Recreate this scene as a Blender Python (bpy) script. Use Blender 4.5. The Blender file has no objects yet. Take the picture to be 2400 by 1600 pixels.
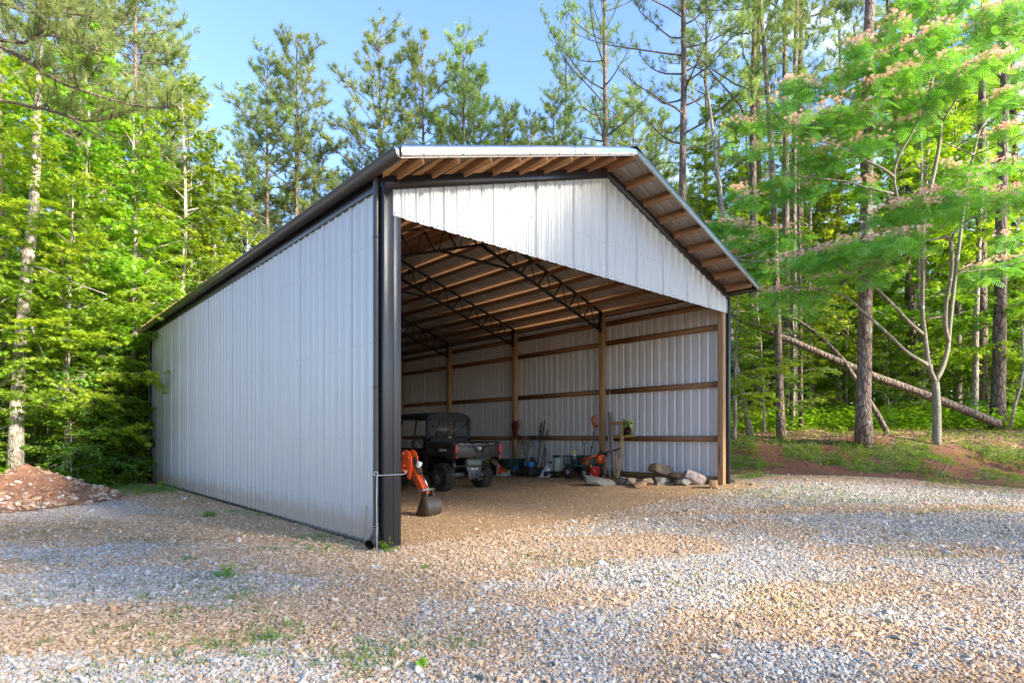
import bpy, math, random
import numpy as np
from mathutils import Vector, Matrix, Euler
R = math.radians
rnd = random.Random(7)
rng = np.random.default_rng(11)
sc = bpy.context.scene
COL = sc.collection

# ------------------------------------------------------------------ camera, sky, sun, exposure
cam_d = bpy.data.cameras.new('camera'); cam = bpy.data.objects.new('camera', cam_d); COL.objects.link(cam)
cam_d.sensor_width = 36; cam_d.lens = 36*1346.9/2400; cam_d.shift_y = .0918; cam_d.clip_end = 800; cam_d.clip_start = .05
CX, CY, CZ, YAW = -3.806, -6.663, 1.471, R(42.17)
cam.location = (CX, CY, CZ); cam.rotation_euler = (R(90), 0, -YAW)
sc.camera = cam
SUN = Vector((.30, -1.0, .50)).normalized()
SUN_EL = math.asin(SUN.z); SUN_AZ = math.atan2(SUN.x, SUN.y)
w = bpy.data.worlds.new('World'); sc.world = w; w.use_nodes = True
wn = w.node_tree.nodes; wl = w.node_tree.links
bg = wn['Background']; sky = wn.new('ShaderNodeTexSky'); sky.sky_type = 'NISHITA'; sky.sun_disc = False
sky.sun_elevation = SUN_EL; sky.sun_rotation = SUN_AZ; sky.air_density = 1.0; sky.dust_density = .3; sky.ozone_density = 3.0
tc = wn.new('ShaderNodeTexCoord'); mp = wn.new('ShaderNodeMapping'); mp.inputs['Scale'].default_value = (1.6, 1.6, 4.2); mp.inputs['Location'].default_value = (.35, 1.7, .2)
nz = wn.new('ShaderNodeTexNoise'); nz.inputs['Scale'].default_value = 1.5; nz.inputs['Detail'].default_value = 7; nz.inputs['Roughness'].default_value = .6
cr = wn.new('ShaderNodeValToRGB'); cr.color_ramp.elements[0].position = .47; cr.color_ramp.elements[1].position = .68
mx = wn.new('ShaderNodeMixRGB'); mx.inputs['Color2'].default_value = (7.0, 7.3, 7.8, 1)
wl.new(tc.outputs['Generated'], mp.inputs['Vector']); wl.new(mp.outputs[0], nz.inputs['Vector']); wl.new(nz.outputs['Fac'], cr.inputs['Fac'])
dm = wn.new('ShaderNodeVectorMath'); dm.operation = 'DOT_PRODUCT'; dm.inputs[1].default_value = (.97, .17, .17); wl.new(tc.outputs['Generated'], dm.inputs[0])
mr = wn.new('ShaderNodeMapRange'); mr.inputs[1].default_value = .84; mr.inputs[2].default_value = .96; wl.new(dm.outputs['Value'], mr.inputs[0])
mm = wn.new('ShaderNodeMath'); mm.operation = 'MULTIPLY'; wl.new(cr.outputs[0], mm.inputs[0]); wl.new(mr.outputs[0], mm.inputs[1]); wl.new(mm.outputs[0], mx.inputs['Fac']); tn_ = wn.new('ShaderNodeMixRGB'); tn_.blend_type = 'MULTIPLY'; tn_.inputs['Fac'].default_value = 1; tn_.inputs['Color2'].default_value = (.86, .865, .99, 1); wl.new(sky.outputs[0], tn_.inputs['Color1']); wl.new(tn_.outputs[0], mx.inputs['Color1']); wl.new(mx.outputs[0], bg.inputs['Color'])
bg.inputs['Strength'].default_value = .135
sd = bpy.data.lights.new('sun', 'SUN'); sd.energy = 4.2; sd.angle = R(6); sd.color = (1, .93, .82)
so = bpy.data.objects.new('sun', sd); COL.objects.link(so); so.rotation_euler = (-SUN).to_track_quat('-Z', 'Y').to_euler(); so.location = (0, 0, 40)
vs = sc.view_settings; vs.view_transform = 'Standard'; vs.look = 'None'; vs.exposure = 2.1; vs.gamma = 1; vs.use_curve_mapping = False
sc.cycles.max_bounces = 7; sc.cycles.diffuse_bounces = 4; sc.cycles.transparent_max_bounces = 8

# ------------------------------------------------------------------ numeric helpers
def fwd(x, y):
    """lateral and forward distance from the viewpoint"""
    c, s = math.cos(YAW), math.sin(YAW); dx, dy = x-CX, y-CY
    return dx*c-dy*s, dx*s+dy*c
def LD(L, D):
    c, s = math.cos(YAW), math.sin(YAW)
    return CX+L*c+D*s, CY-L*s+D*c
_tab = np.random.default_rng(3).random((64, 64))
def vnoise(x, y):
    xi = np.floor(x).astype(int); yi = np.floor(y).astype(int); fx = x-xi; fy = y-yi
    fx = fx*fx*(3-2*fx); fy = fy*fy*(3-2*fy)
    a = _tab[xi % 64, yi % 64]; b = _tab[(xi+1) % 64, yi % 64]; c = _tab[xi % 64, (yi+1) % 64]; d = _tab[(xi+1) % 64, (yi+1) % 64]
    return (a*(1-fx)+b*fx)*(1-fy)+(c*(1-fx)+d*fx)*fy
def fbm(x, y, o=4):
    x = np.asarray(x, float); y = np.asarray(y, float); v = 0; a = .5; t = 0
    for k in range(o):
        v = v+a*vnoise(x*2**k+13.7*k, y*2**k+7.1*k); t += a; a *= .5
    return v/t
def sst(e0, e1, x):
    t = np.clip((x-e0)/(e1-e0), 0, 1); return t*t*(3-2*t)
def bank(x, y):
    """distance past the toe of the red bank (m) and how much it counts here"""
    L, D = fwd(x, y)
    t = D-(15.0-.24*(L-5.8)) + .7*(fbm(x*.5, y*.5, 2)-.5)
    return t, sst(9.35, 10.3, x)*sst(0, 1, L)
def gz(x, y):
    x = np.asarray(x, float); y = np.asarray(y, float)
    z = .33*np.clip(x/9.144, 0, 1.15)**2.5*(1-.35*sst(3, 9, y))*sst(-9, -1, y)
    t, m = bank(x, y)
    z = z+m*(.95*sst(-.2, 3.4, t)+np.clip(t-2.5, 0, 12)*.075+np.clip(t-14.5, 0, 60)*.012)
    z = z+.10*m*sst(0, 1.2, t)*(fbm(x*1.3, y*1.3, 3)-.5)*2
    out = np.maximum(sst(.3, 2.0, -x), sst(0.5, 2, y-14.6))*sst(8, 20, y)
    z = z+out*.35*(fbm(x*.25, y*.25, 3)-.45)
    z = z+.018*(fbm(x*.9+5, y*.9, 3)-.5)
    return z
def gzf(x, y): return float(gz(x, y))

# ------------------------------------------------------------------ mesh builder
class Geo:
    def __init__(s): s.V = []; s.T = []; s.Q = []; s.n = 0; s.tint = []
    def add(s, V, T=None, Q=None, tint=0.5):
        V = np.asarray(V, float).reshape(-1, 3); k = len(V)
        if T is not None and len(T): s.T.append(np.asarray(T, int).reshape(-1, 3)+s.n)
        if Q is not None and len(Q): s.Q.append(np.asarray(Q, int).reshape(-1, 4)+s.n)
        s.V.append(V); s.tint.append(np.broadcast_to(np.asarray(tint, float), (k,)) if np.ndim(tint) < 2 else tint); s.n += k
        return s
    def mesh(s, name, mat, smooth=False, tint=False):
        me = bpy.data.meshes.new(name)
        V = np.concatenate(s.V) if s.V else np.zeros((0, 3))
        T = np.concatenate(s.T) if s.T else np.zeros((0, 3), int); Q = np.concatenate(s.Q) if s.Q else np.zeros((0, 4), int)
        me.vertices.add(len(V)); me.vertices.foreach_set('co', V.astype(np.float32).ravel())
        nl = T.size+Q.size; me.loops.add(nl); me.polygons.add(len(T)+len(Q))
        me.loops.foreach_set('vertex_index', np.concatenate([T.ravel(), Q.ravel()]).astype(np.int32))
        st = np.concatenate([np.arange(len(T))*3, T.size+np.arange(len(Q))*4]).astype(np.int32)
        me.polygons.foreach_set('loop_start', st)
        me.polygons.foreach_set('loop_total', np.concatenate([np.full(len(T), 3), np.full(len(Q), 4)]).astype(np.int32))
        if smooth: me.polygons.foreach_set('use_smooth', np.ones(len(T)+len(Q), bool))
        if tint:
            a = me.attributes.new('tint', 'FLOAT', 'POINT'); a.data.foreach_set('value', np.concatenate(s.tint).astype(np.float32))
        me.update(calc_edges=True)
        for m in (mat if isinstance(mat, (list, tuple)) else [mat]): me.materials.append(m)
        return me
    # -- shapes
    def box(s, c, d, rot=None, tint=.5):
        x, y, z = [v/2 for v in d]
        V = np.array([(-x,-y,-z),(x,-y,-z),(x,y,-z),(-x,y,-z),(-x,-y,z),(x,-y,z),(x,y,z),(-x,y,z)])
        if rot is not None: V = V @ np.array(Euler([R(a) for a in rot]).to_matrix()).T
        return s.add(V+np.array(c), Q=[(0,3,2,1),(4,5,6,7),(0,1,5,4),(1,2,6,5),(2,3,7,6),(3,0,4,7)], tint=tint)
    def bar(s, p, q, wd, ht, up=(0,0,1), tint=.5):
        """box beam from p to q, wd across, ht along up"""
        p = np.array(p, float); q = np.array(q, float); d = q-p; L = np.linalg.norm(d); d /= L
        u = np.array(up, float); sd_ = np.cross(d, u); sd_ /= np.linalg.norm(sd_); u = np.cross(sd_, d)
        a = sd_*wd/2; b = u*ht/2
        V = [p-a-b, p+a-b, p+a+b, p-a+b, q-a-b, q+a-b, q+a+b, q-a+b]
        return s.add(V, Q=[(0,1,2,3),(4,7,6,5),(0,4,5,1),(1,5,6,2),(2,6,7,3),(3,7,4,0)], tint=tint)
    def tube(s, P, rad, n=8, cap=True, tint=.5, flat=None):
        P = np.asarray(P, float); m = len(P); rad = np.broadcast_to(np.asarray(rad, float), (m,))
        t = np.gradient(P, axis=0); t /= np.maximum(np.linalg.norm(t, axis=1, keepdims=True), 1e-9)
        ref = np.array([0., 0, 1]) if abs(t[0][2]) < .9 else np.array([1., 0, 0])
        a = np.cross(t, ref); nn = np.linalg.norm(a, axis=1, keepdims=True); a = np.where(nn > 1e-6, a/np.maximum(nn, 1e-9), [1., 0, 0]); b = np.cross(t, a)
        th = np.arange(n)*2*math.pi/n
        V = P[:, None]+rad[:, None, None]*(np.cos(th)[None, :, None]*a[:, None]+np.sin(th)[None, :, None]*b[:, None]*(flat or 1))
        V = V.reshape(-1, 3); i = np.arange(m-1)[:, None]*n; j = np.arange(n)[None]; k = (j+1) % n
        Q = np.stack([i+j, i+k, i+n+k, i+n+j], -1).reshape(-1, 4)
        T = []
        if cap:
            V = np.vstack([V, P[0], P[-1]]); c0 = m*n
            for q in range(n): T += [(c0, (q+1) % n, q), (c0+1, (m-1)*n+q, (m-1)*n+(q+1) % n)]
        return s.add(V, T=T, Q=Q, tint=tint)
    def lathe(s, prof, axis='z', c=(0,0,0), n=20, tint=.5):
        """prof: (radius, height) pairs"""
        th = np.arange(n)*2*math.pi/n; V = []
        for r, h in prof:
            for a in th:
                p = (r*math.cos(a), r*math.sin(a), h)
                V.append({'z': p, 'x': (p[2], p[0], p[1]), 'y': (p[0], p[2], p[1])}[axis])
        m = len(prof); Q = [(i*n+j, i*n+(j+1) % n, (i+1)*n+(j+1) % n, (i+1)*n+j) for i in range(m-1) for j in range(n)]
        return s.add(np.array(V)+np.array(c), Q=Q, tint=tint)
    def prism(s, pts, y0, y1, axis='y', tint=.5, c=(0,0,0)):
        """closed polygon (a, b) extruded; axis is the extrusion axis"""
        k = len(pts); V = []
        for y in (y0, y1):
            for a, b in pts: V.append({'y': (a, y, b), 'x': (y, a, b), 'z': (a, b, y)}[axis])
        Q = [(i, (i+1) % k, k+(i+1) % k, k+i) for i in range(k)]
        cen = np.mean(V[:k], 0), np.mean(V[k:], 0); V += [cen[0], cen[1]]
        T = [(2*k, (i+1) % k, i) for i in range(k)]+[(2*k+1, k+i, k+(i+1) % k) for i in range(k)]
        return s.add(np.array(V)+np.array(c), T=T, Q=Q, tint=tint)
def put(name, geo_or_mesh, mat=None, parent=None, loc=None, rot=None, smooth=False, bevel=0, tint=False, kind=None, label=None):
    me = geo_or_mesh if isinstance(geo_or_mesh, bpy.types.Mesh) else geo_or_mesh.mesh(name, mat, smooth, tint)
    o = bpy.data.objects.new(name, me); COL.objects.link(o); o.parent = parent
    if loc is not None: o.location = loc
    if rot is not None: o.rotation_euler = [R(a) for a in rot]
    if bevel:
        b = o.modifiers.new('edge', 'BEVEL'); b.width = bevel; b.segments = 2; b.limit_method = 'ANGLE'; b.angle_limit = R(40)
    if kind: o['kind'] = kind
    if label: o['label'] = label
    return o
def thing(name, label, cat, loc=(0,0,0), rotz=0, group=None, tilt=None):
    o = bpy.data.objects.new(name, None); COL.objects.link(o); o.empty_display_size = .2
    o.location = loc; o.rotation_euler = (0, 0, R(rotz)) if tilt is None else [R(a) for a in tilt]
    return tag(o, label, cat, group)
def tag(o, label, cat, group=None):
    o['label'] = label; o['category'] = cat
    if group: o['group'] = group
    return o
def G(): return Geo()

# ------------------------------------------------------------------ materials
class NT:
    def __init__(s, name):
        s.m = bpy.data.materials.new(name); s.m.use_nodes = True; s.t = s.m.node_tree; s.N = s.t.nodes; s.b = s.N['Principled BSDF']; s.out = s.N['Material Output']
    def n(s, ty, **kw):
        nd = s.N.new('ShaderNode'+ty)
        for k, v in kw.items():
            if k in nd.inputs: s.set(nd.inputs[k], v)
            elif hasattr(nd, k): setattr(nd, k, v)
            else: s.set(nd.inputs[k.replace('_', ' ')], v)
        return nd
    def set(s, sock, v):
        if isinstance(v, bpy.types.NodeSocket): s.t.links.new(v, sock)
        elif isinstance(v, (tuple, list)) and len(v) == 3 and len(sock.default_value) == 4: sock.default_value = (*v, 1)
        else: sock.default_value = v
    def ramp(s, fac, stops):
        nd = s.N.new('ShaderNodeValToRGB'); e = nd.color_ramp.elements
        while len(e) < len(stops): e.new(.5)
        for el, (p, c) in zip(e, stops): el.position = p; el.color = (*c, 1) if len(c) == 3 else c
        s.t.links.new(fac, nd.inputs[0]); return nd.outputs[0]
    def mix(s, f, a, b, mode='MIX'):
        nd = s.N.new('ShaderNodeMixRGB'); nd.blend_type = mode
        s.set(nd.inputs[0], f); s.set(nd.inputs[1], a); s.set(nd.inputs[2], b); return nd.outputs[0]
    def math(s, op, a, b=0.):
        nd = s.N.new('ShaderNodeMath'); nd.operation = op; s.set(nd.inputs[0], a); s.set(nd.inputs[1], b); return nd.outputs[0]
    def coord(s, scale=(1,1,1), which='Object', loc=(0,0,0)):
        tcn = s.N.new('ShaderNodeTexCoord'); m = s.N.new('ShaderNodeMapping'); m.inputs['Scale'].default_value = scale; m.inputs['Location'].default_value = loc
        s.t.links.new(tcn.outputs[which], m.inputs[0]); return m.outputs[0]
    def pos(s): return s.N.new('ShaderNodeNewGeometry').outputs['Position']
    def noise(s, vec, scale, detail=4, rough=.55, out='Fac'):
        nd = s.n('TexNoise', Scale=scale, Detail=detail, Roughness=rough); s.t.links.new(vec, nd.inputs['Vector']); return nd.outputs[out]
    def voro(s, vec, scale, feature='F1', out='Distance', rand=1.):
        nd = s.n('TexVoronoi', feature=feature, Scale=scale, Randomness=rand); s.t.links.new(vec, nd.inputs['Vector']); return nd.outputs[out]
    def attr(s, name, out='Fac', ty='GEOMETRY'):
        nd = s.N.new('ShaderNodeAttribute'); nd.attribute_name = name; nd.attribute_type = ty; return nd.outputs[out]
    def rand(s): return s.N.new('ShaderNodeObjectInfo').outputs['Random']
    def bump(s, h, strength=.3, dist=.02):
        nd = s.n('Bump', Strength=strength, Distance=dist); s.t.links.new(h, nd.inputs['Height']); s.t.links.new(nd.outputs[0], s.b.inputs['Normal']); return nd
    def base(s, col=None, rough=None, metal=None, spec=None):
        if col is not None: s.set(s.b.inputs['Base Color'], col)
        if rough is not None: s.set(s.b.inputs['Roughness'], rough)
        if metal is not None: s.set(s.b.inputs['Metallic'], metal)
        if spec is not None: s.set(s.b.inputs['Specular IOR Level'], spec)
        return s
def simple(name, col, rough=.5, metal=0., var=.25, scale=8, bump=.0, dirt=0.):
    t = NT(name); v = t.coord(); nzv = t.noise(v, scale, 5)
    c = t.mix(t.math('MULTIPLY', nzv, var*2), col, tuple(k*.45 for k in col))
    if dirt: c = t.mix(t.math('MULTIPLY', t.ramp(t.noise(v, scale*.6, 6, .7), [(.45, (0,0,0)), (.75, (1,1,1))]), dirt), c, (.22, .13, .07))
    t.base(c, t.math('ADD', rough-.08, t.math('MULTIPLY', nzv, .2)), metal)
    if bump: t.bump(t.noise(v, scale*8, 3), bump, .01)
    return t.m
def panel_mat(name, col, metal, rough):
    t = NT(name); v = t.coord((1, 1, .12)); n1 = t.noise(v, 3.5, 5); v2 = t.coord((14, 14, .35)); n2 = t.noise(v2, 1.2, 3)
    c = t.mix(t.math('MULTIPLY', n1, .35), col, tuple(k*.78 for k in col))
    c = t.mix(t.math('MULTIPLY', t.ramp(n2, [(.55, (0,0,0)), (.8, (1,1,1))]), .18), c, (.30, .27, .22))
    sx_ = t.n('SeparateXYZ'); t.t.links.new(t.coord(), sx_.inputs[0]); zz = t.math('ADD', sx_.outputs[2], t.math('MULTIPLY', t.noise(t.coord((1,1,.5)), 6, 5, .7), -.5))
    c = t.mix(t.math('MULTIPLY', t.ramp(zz, [(-.0, (1,1,1)), (.22, (0,0,0))]), .55), c, (.33, .21, .12))
    t.base(c, t.math('ADD', rough-.05, t.math('MULTIPLY', n1, .15)), metal)
    t.bump(t.noise(t.coord((1, 1, .5)), 1.6, 2), .25, .02)
    return t.m
M = {}
M['panel'] = panel_mat('ribbed_steel', (.47, .46, .43), .3, .38)
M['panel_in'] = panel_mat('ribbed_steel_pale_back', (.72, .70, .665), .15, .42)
M['roofpanel'] = panel_mat('roof_steel', (.46, .435, .41), .3, .45)
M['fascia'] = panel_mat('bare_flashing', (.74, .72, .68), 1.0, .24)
M['fascia_shaded'] = panel_mat('shaded_flashing', (.24, .25, .22), .8, .3)  # right-slope copy of the flashing, tree shade and dark reflections put into its colour
t = NT('black_trim'); v = t.coord((1,1,.3)); t.base(t.mix(t.noise(v, 6), (.012,.012,.014), (.024,.024,.026)), .33, .0, .5); t.bump(t.noise(t.coord((1,1,.4)), 2.2, 2), .2, .01); M['black'] = t.m
t = NT('bronze_gutter'); t.base(t.mix(t.noise(t.coord(), 9), (.022,.020,.018), (.05,.046,.04)), .35, .2, .6); M['gutter'] = t.m
def wood(name, a, b, knot=(.12,.06,.025), axis='y', dirt=.0):
    t = NT(name); sc_ = {'y': (16, 1.1, 16), 'z': (16, 16, 1.1), 'x': (1.1, 16, 16)}[axis]
    v = t.coord(sc_, loc=(0, 0, 0)); ob = t.rand()
    vm = t.n('VectorMath', operation='ADD'); t.t.links.new(v, vm.inputs[0]); cm = t.n('CombineXYZ'); t.t.links.new(t.math('MULTIPLY', ob, 91.), cm.inputs[0]); t.t.links.new(cm.outputs[0], vm.inputs[1])
    g = t.noise(vm.outputs[0], 1.3, 6, .65); blot = t.noise(t.coord(), 2.2, 3)
    c = t.ramp(g, [(.3, b), (.62, a)]); c = t.mix(t.math('MULTIPLY', blot, .5), c, tuple(k*.6 for k in b))
    kn = t.voro(t.coord(tuple(k*.13 for k in sc_)), 1.7); c = t.mix(t.ramp(kn, [(.045, (1,1,1)), (.09, (0,0,0))]), c, knot)
    c = t.mix(t.math('MULTIPLY', ob, .35), c, tuple(k*.55 for k in a)); t.base(c, .68); t.bump(g, .35, .006); return t.m
M['wood_y'] = wood('pine_lumber_along', (.35, .175, .075), (.21, .10, .04))
M['wood_z'] = wood('pine_post', (.52, .31, .145), (.31, .165, .07), axis='z')
M['wood_g'] = wood('treated_skirt_board', (.34, .22, .07), (.20, .12, .035))
M['wood_x'] = wood('pine_header', (.35, .175, .075), (.21, .10, .04), axis='x')
M['wood_pale'] = wood('fresh_board', (.62, .38, .17), (.46, .25, .10), axis='z')
M['wood_grey'] = wood('weathered_pole', (.33, .25, .17), (.2, .14, .09), axis='z')
M['truss'] = simple('truss_black_paint', (.018, .017, .016), .45)
def foliage(name, dark, mid, light, trans=.35, rough=.5):
    t = NT(name); ti = t.attr('tint'); c = t.ramp(ti, [(0, dark), (.5, mid), (1, light)])
    hv = t.n('HueSaturation', Color=c); t.t.links.new(t.math('ADD', .485, t.math('MULTIPLY', t.rand(), .03)), hv.inputs['Hue']); t.t.links.new(t.math('ADD', .8, t.math('MULTIPLY', t.rand(), .4)), hv.inputs['Value'])
    t.base(hv.outputs[0], rough, 0, .35); tr = t.n('BsdfTranslucent', Color=t.mix(1., hv.outputs[0], (1.5, 1.45, .55), 'MULTIPLY')); ms = t.n('MixShader'); t.set(ms.inputs[0], trans)
    t.t.links.new(t.b.outputs[0], ms.inputs[1]); t.t.links.new(tr.outputs[0], ms.inputs[2]); t.t.links.new(ms.outputs[0], t.out.inputs[0]); return t.m
M['leaf'] = foliage('broad_leaf', (.10, .20, .013), (.22, .38, .022), (.46, .56, .04), .52)
M['leaf_dark'] = foliage('shade_leaf', (.055, .14, .016), (.12, .235, .022), (.24, .36, .03), .48)
M['needle'] = foliage('pine_needle', (.12, .19, .06), (.21, .29, .085), (.36, .42, .12), .35)
M['mimosa'] = foliage('mimosa_frond', (.08, .20, .035), (.16, .34, .06), (.31, .50, .10), .45)
M['grass'] = foliage('grass_blade', (.06, .12, .02), (.12, .22, .03), (.26, .32, .07), .3, .6)
t = NT('mimosa_bloom'); ti = t.attr('tint'); c = t.ramp(ti, [(0, (.85,.82,.6)), (.4, (1.,.74,.56)), (1, (1.,.36,.24))]); t.base(c, .7)
tr = t.n('BsdfTranslucent', Color=c); ms = t.n('MixShader'); t.set(ms.inputs[0], .3); t.t.links.new(t.b.outputs[0], ms.inputs[1]); t.t.links.new(tr.outputs[0], ms.inputs[2]); t.t.links.new(ms.outputs[0], t.out.inputs[0]); M['bloom'] = t.m
def bark(name, a, b, crack, sc_, lichen=None, bumpd=.03):
    t = NT(name); v = t.coord(sc_); wv = t.mix(.12, v, t.noise(v, 2.5, 3, out='Color'))
    e = t.voro(wv, 1., 'DISTANCE_TO_EDGE'); cell = t.voro(wv, 1., 'F1', 'Color'); n1 = t.noise(v, 3., 6, .7)
    c = t.mix(n1, a, b); c = t.mix(.35, c, t.mix(cell, a, b)); c = t.mix(t.ramp(e, [(.0, (1,1,1)), (.12, (0,0,0))]), c, crack)
    if lichen: c = t.mix(t.ramp(t.noise(t.coord((1,1,.6)), 5., 5, .7), [(.56, (0,0,0)), (.64, (1,1,1))]), c, lichen)
    t.base(c, .85); h = t.math('ADD', t.ramp(e, [(0, (0,0,0)), (.2, (1,1,1))]), t.math('MULTIPLY', n1, .5)); t.bump(h, .8, bumpd); return t.m
M['bark_pine'] = bark('pine_bark', (.30, .215, .165), (.20, .125, .085), (.06, .035, .022), (14, 14, 4.5), (.36, .36, .29))
M['bark_far'] = bark('forest_bark', (.22, .16, .115), (.13, .088, .06), (.045, .03, .02), (9, 9, 3))
M['bark_pale'] = bark('sweetgum_bark', (.42, .36, .27), (.26, .21, .15), (.12, .09, .065), (16, 16, 5), (.50, .49, .42), .015)
M['bark_mimosa'] = bark('mimosa_bark', (.25, .22, .15), (.17, .145, .095), (.2, .165, .105), (7, 7, 16), (.44, .42, .32), .006)

# ------------------------------------------------------------------ ground
PATCH = [(-3.5, 4.35, 2.0, .75, .95), (-5.2, 9.0, 3.2, 1.3, .85), (-2.2, 7.0, 2.3, .9, .8), (.6, 7.6, 2.6, .8, .85), (-4.3, 5.6, 2.6, .55, -.8), (-8.2, 10.6, 2.0, .6, -.7), (.45, 5.2, .9, .45, .7), (2.2, 4.4, .8, .5, .8), (3.4, 5.4, 1.3, .5, .7), (5.0, 7.2, 1.4, .5, .6), (-6.3, 10.6, 1.0, .35, .9), (6.5, 10.2, 3.5, .5, .7), (2.2, 6.3, 1.6, .6, -.7), (5.8, 4.8, 1.5, .8, -.5)]
def masks(x, y):
    """tan = rusty stones and dust, clay = bare red clay, lit = leaf litter, grn = grass; all where the place has them"""
    x = np.asarray(x, float); y = np.asarray(y, float)
    t, m = bank(x, y); L, D = fwd(x, y)
    n1 = fbm(x*.55+3, y*.55+9, 4); n2 = fbm(x*1.7+1, y*1.7+4, 3)
    inb = sst(-1.9, .2, y+.9*(n1-.5)*2)*sst(-1.2, .1, x)*sst(10.4, 9.2, x)
    leftp = sst(.42, .56, fbm(x*.62+20, y*.62+2, 3))
    edge = sst(2.0, .1, np.abs(x+.4)-.0)*sst(-2.2, -.3, y)*sst(16, 13, y)
    drip = sst(1.3, .3, np.hypot((x-.4)/1.3, (y+.3)/.9))
    streak = sst(.56, .68, fbm((x+y)*.33+7, (x-y)*.75+1, 3))
    tan = np.clip(np.maximum.reduce([inb, .85*leftp*sst(5.5, 1.0, x), .95*edge, drip,   .55*streak]), 0, 1)
    for (lc, dc, rl, rd, k_) in PATCH:
        q = np.hypot((L-lc)/rl, (D-dc)/rd)+.9*(n1-.5)+.5*(n2-.5); tan = np.maximum(tan, k_*sst(1.15, .75, q)) if k_ > 0 else tan*(1+k_*sst(1.15, .75, q))
    band = sst(1.6, .2, np.abs(t+.7+.6*(n1-.5)))*m
    tan = np.maximum(tan, .75*band)
    clay = m*sst(-.45, .0, t)
    lit = m*sst(1.7, 2.6, t+1.6*(n2-.5)*2)
    lo = np.maximum(sst(2.4, 4.2, -x+(y-9)*.35+1.2*(n1-.5)*2)*sst(10.5, 13.5, y), sst(14.8, 16, y))
    lo = np.maximum(lo, sst(24, 30, np.hypot(x, y))) * (1-m)
    lit = np.maximum(lit, lo); clay = np.maximum(clay, lo)
    grn = m*sst(.15, .5, t)*sst(3.6, 2.0, t)*sst(.40, .55, n2+.12*(n1-.5))
    grn = np.maximum(grn, .8*sst(.62, .72, fbm(x*.8+31, y*.8+17, 4))*(1-lo)*(1-inb))
    grn = np.maximum(grn, lo*sst(.35, .6, n1)*.7)
    return tan, clay, lit, np.clip(grn, 0, 1)
def axis_pts(a, b, fine0, fine1, h, grow=1.18):
    p = list(np.arange(fine0, fine1, h)); st = h; q = fine1
    while q < b: p.append(q); st *= grow; q += st
    p.append(b); st = h; q = fine0; r_ = []
    while q > a: st *= grow; q -= st; r_.append(q)
    return np.array(sorted(r_+p))
xs = axis_pts(-320, 320, -9, 19, .16); ys = axis_pts(-320, 320, -9, 16, .16)
X, Y = np.meshgrid(xs, ys, indexing='ij'); Z = gz(X, Y)
nx, ny = X.shape; idx = np.arange(nx*ny).reshape(nx, ny)
g = G(); g.add(np.stack([X.ravel(), Y.ravel(), Z.ravel()], 1), Q=np.stack([idx[:-1,:-1], idx[1:,:-1], idx[1:,1:], idx[:-1,1:]], -1).reshape(-1, 4))
me = g.mesh('ground', [], smooth=True)
for nm, arr in zip(('tan', 'clay', 'litter', 'green'), masks(X.ravel(), Y.ravel())):
    a = me.attributes.new(nm, 'FLOAT', 'POINT'); a.data.foreach_set('value', arr.astype(np.float32))
t = NT('yard_and_forest_floor'); p = t.pos()
vg = t.n('TexVoronoi', feature='F1', Scale=34.); t.t.links.new(p, vg.inputs['Vector']); vcol = t.n('SeparateColor'); t.t.links.new(vg.outputs['Color'], vcol.inputs[0]); vr = vcol.outputs[0]
grey = t.ramp(vr, [(0, (.14,.13,.115)), (.35, (.29,.27,.235)), (.75, (.43,.395,.34)), (1, (.62,.57,.49))])
tanc = t.ramp(vr, [(0, (.19,.095,.035)), (.35, (.39,.21,.085)), (.75, (.54,.33,.15)), (1, (.70,.50,.29))])
n1 = t.noise(p, 1.1, 5, .6); n2 = t.noise(p, 9., 5, .65)
tn = t.attr('tan'); f = t.math('ADD', tn, t.math('MULTIPLY', t.math('SUBTRACT', n2, .5), .9))
c = t.mix(t.ramp(f, [(.25, (0,0,0)), (.75, (1,1,1))]), grey, tanc)
dust = t.mix(n2, (.30,.16,.06), (.56,.36,.17)); c = t.mix(t.math('MULTIPLY', t.ramp(t.math('ADD', vg.outputs['Distance'], 0.), [(.3, (0,0,0)), (.75, (1,1,1))]), .7), c, dust)
clay = t.mix(n2, (.12,.045,.022), (.25,.11,.06)); c = t.mix(t.ramp(t.math('ADD', t.attr('clay'), t.math('MULTIPLY', t.math('SUBTRACT', n2, .5), .7)), [(.35, (0,0,0)), (.65, (1,1,1))]), c, clay)
lv = t.n('TexVoronoi', feature='F1', Scale=17.); t.t.links.new(t.mix(.25, p, t.noise(p, 6., 2, out='Color')), lv.inputs['Vector']); ls = t.n('SeparateColor'); t.t.links.new(lv.outputs['Color'], ls.inputs[0])
litc = t.ramp(ls.outputs[0], [(0, (.07,.035,.018)), (.4, (.17,.085,.045)), (.8, (.30,.17,.09)), (1, (.40,.27,.16))])
c = t.mix(t.ramp(t.math('ADD', t.attr('litter'), t.math('MULTIPLY', t.math('SUBTRACT', n2, .5), .8)), [(.35, (0,0,0)), (.65, (1,1,1))]), c, litc)
mossm = t.math('ADD', t.attr('green'), t.math('MULTIPLY', t.math('SUBTRACT', n2, .5), 1.1))
c = t.mix(t.math('MULTIPLY', t.ramp(mossm, [(.5, (0,0,0)), (.9, (1,1,1))]), .55), c, (.10,.14,.035))
t.base(c, .92, 0, .25)
hh = t.math('MULTIPLY', t.math('SUBTRACT', 1., vg.outputs['Distance']), t.math('SUBTRACT', 1., t.math('MULTIPLY', t.attr('clay'), .6)))
t.bump(t.math('ADD', hh, t.math('MULTIPLY', n2, .5)), .9, .02)
me.materials.append(t.m)
ground = put('ground', me, kind='structure', label='gravel yard with rusty patches, red clay bank and leaf-covered forest floor')

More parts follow.
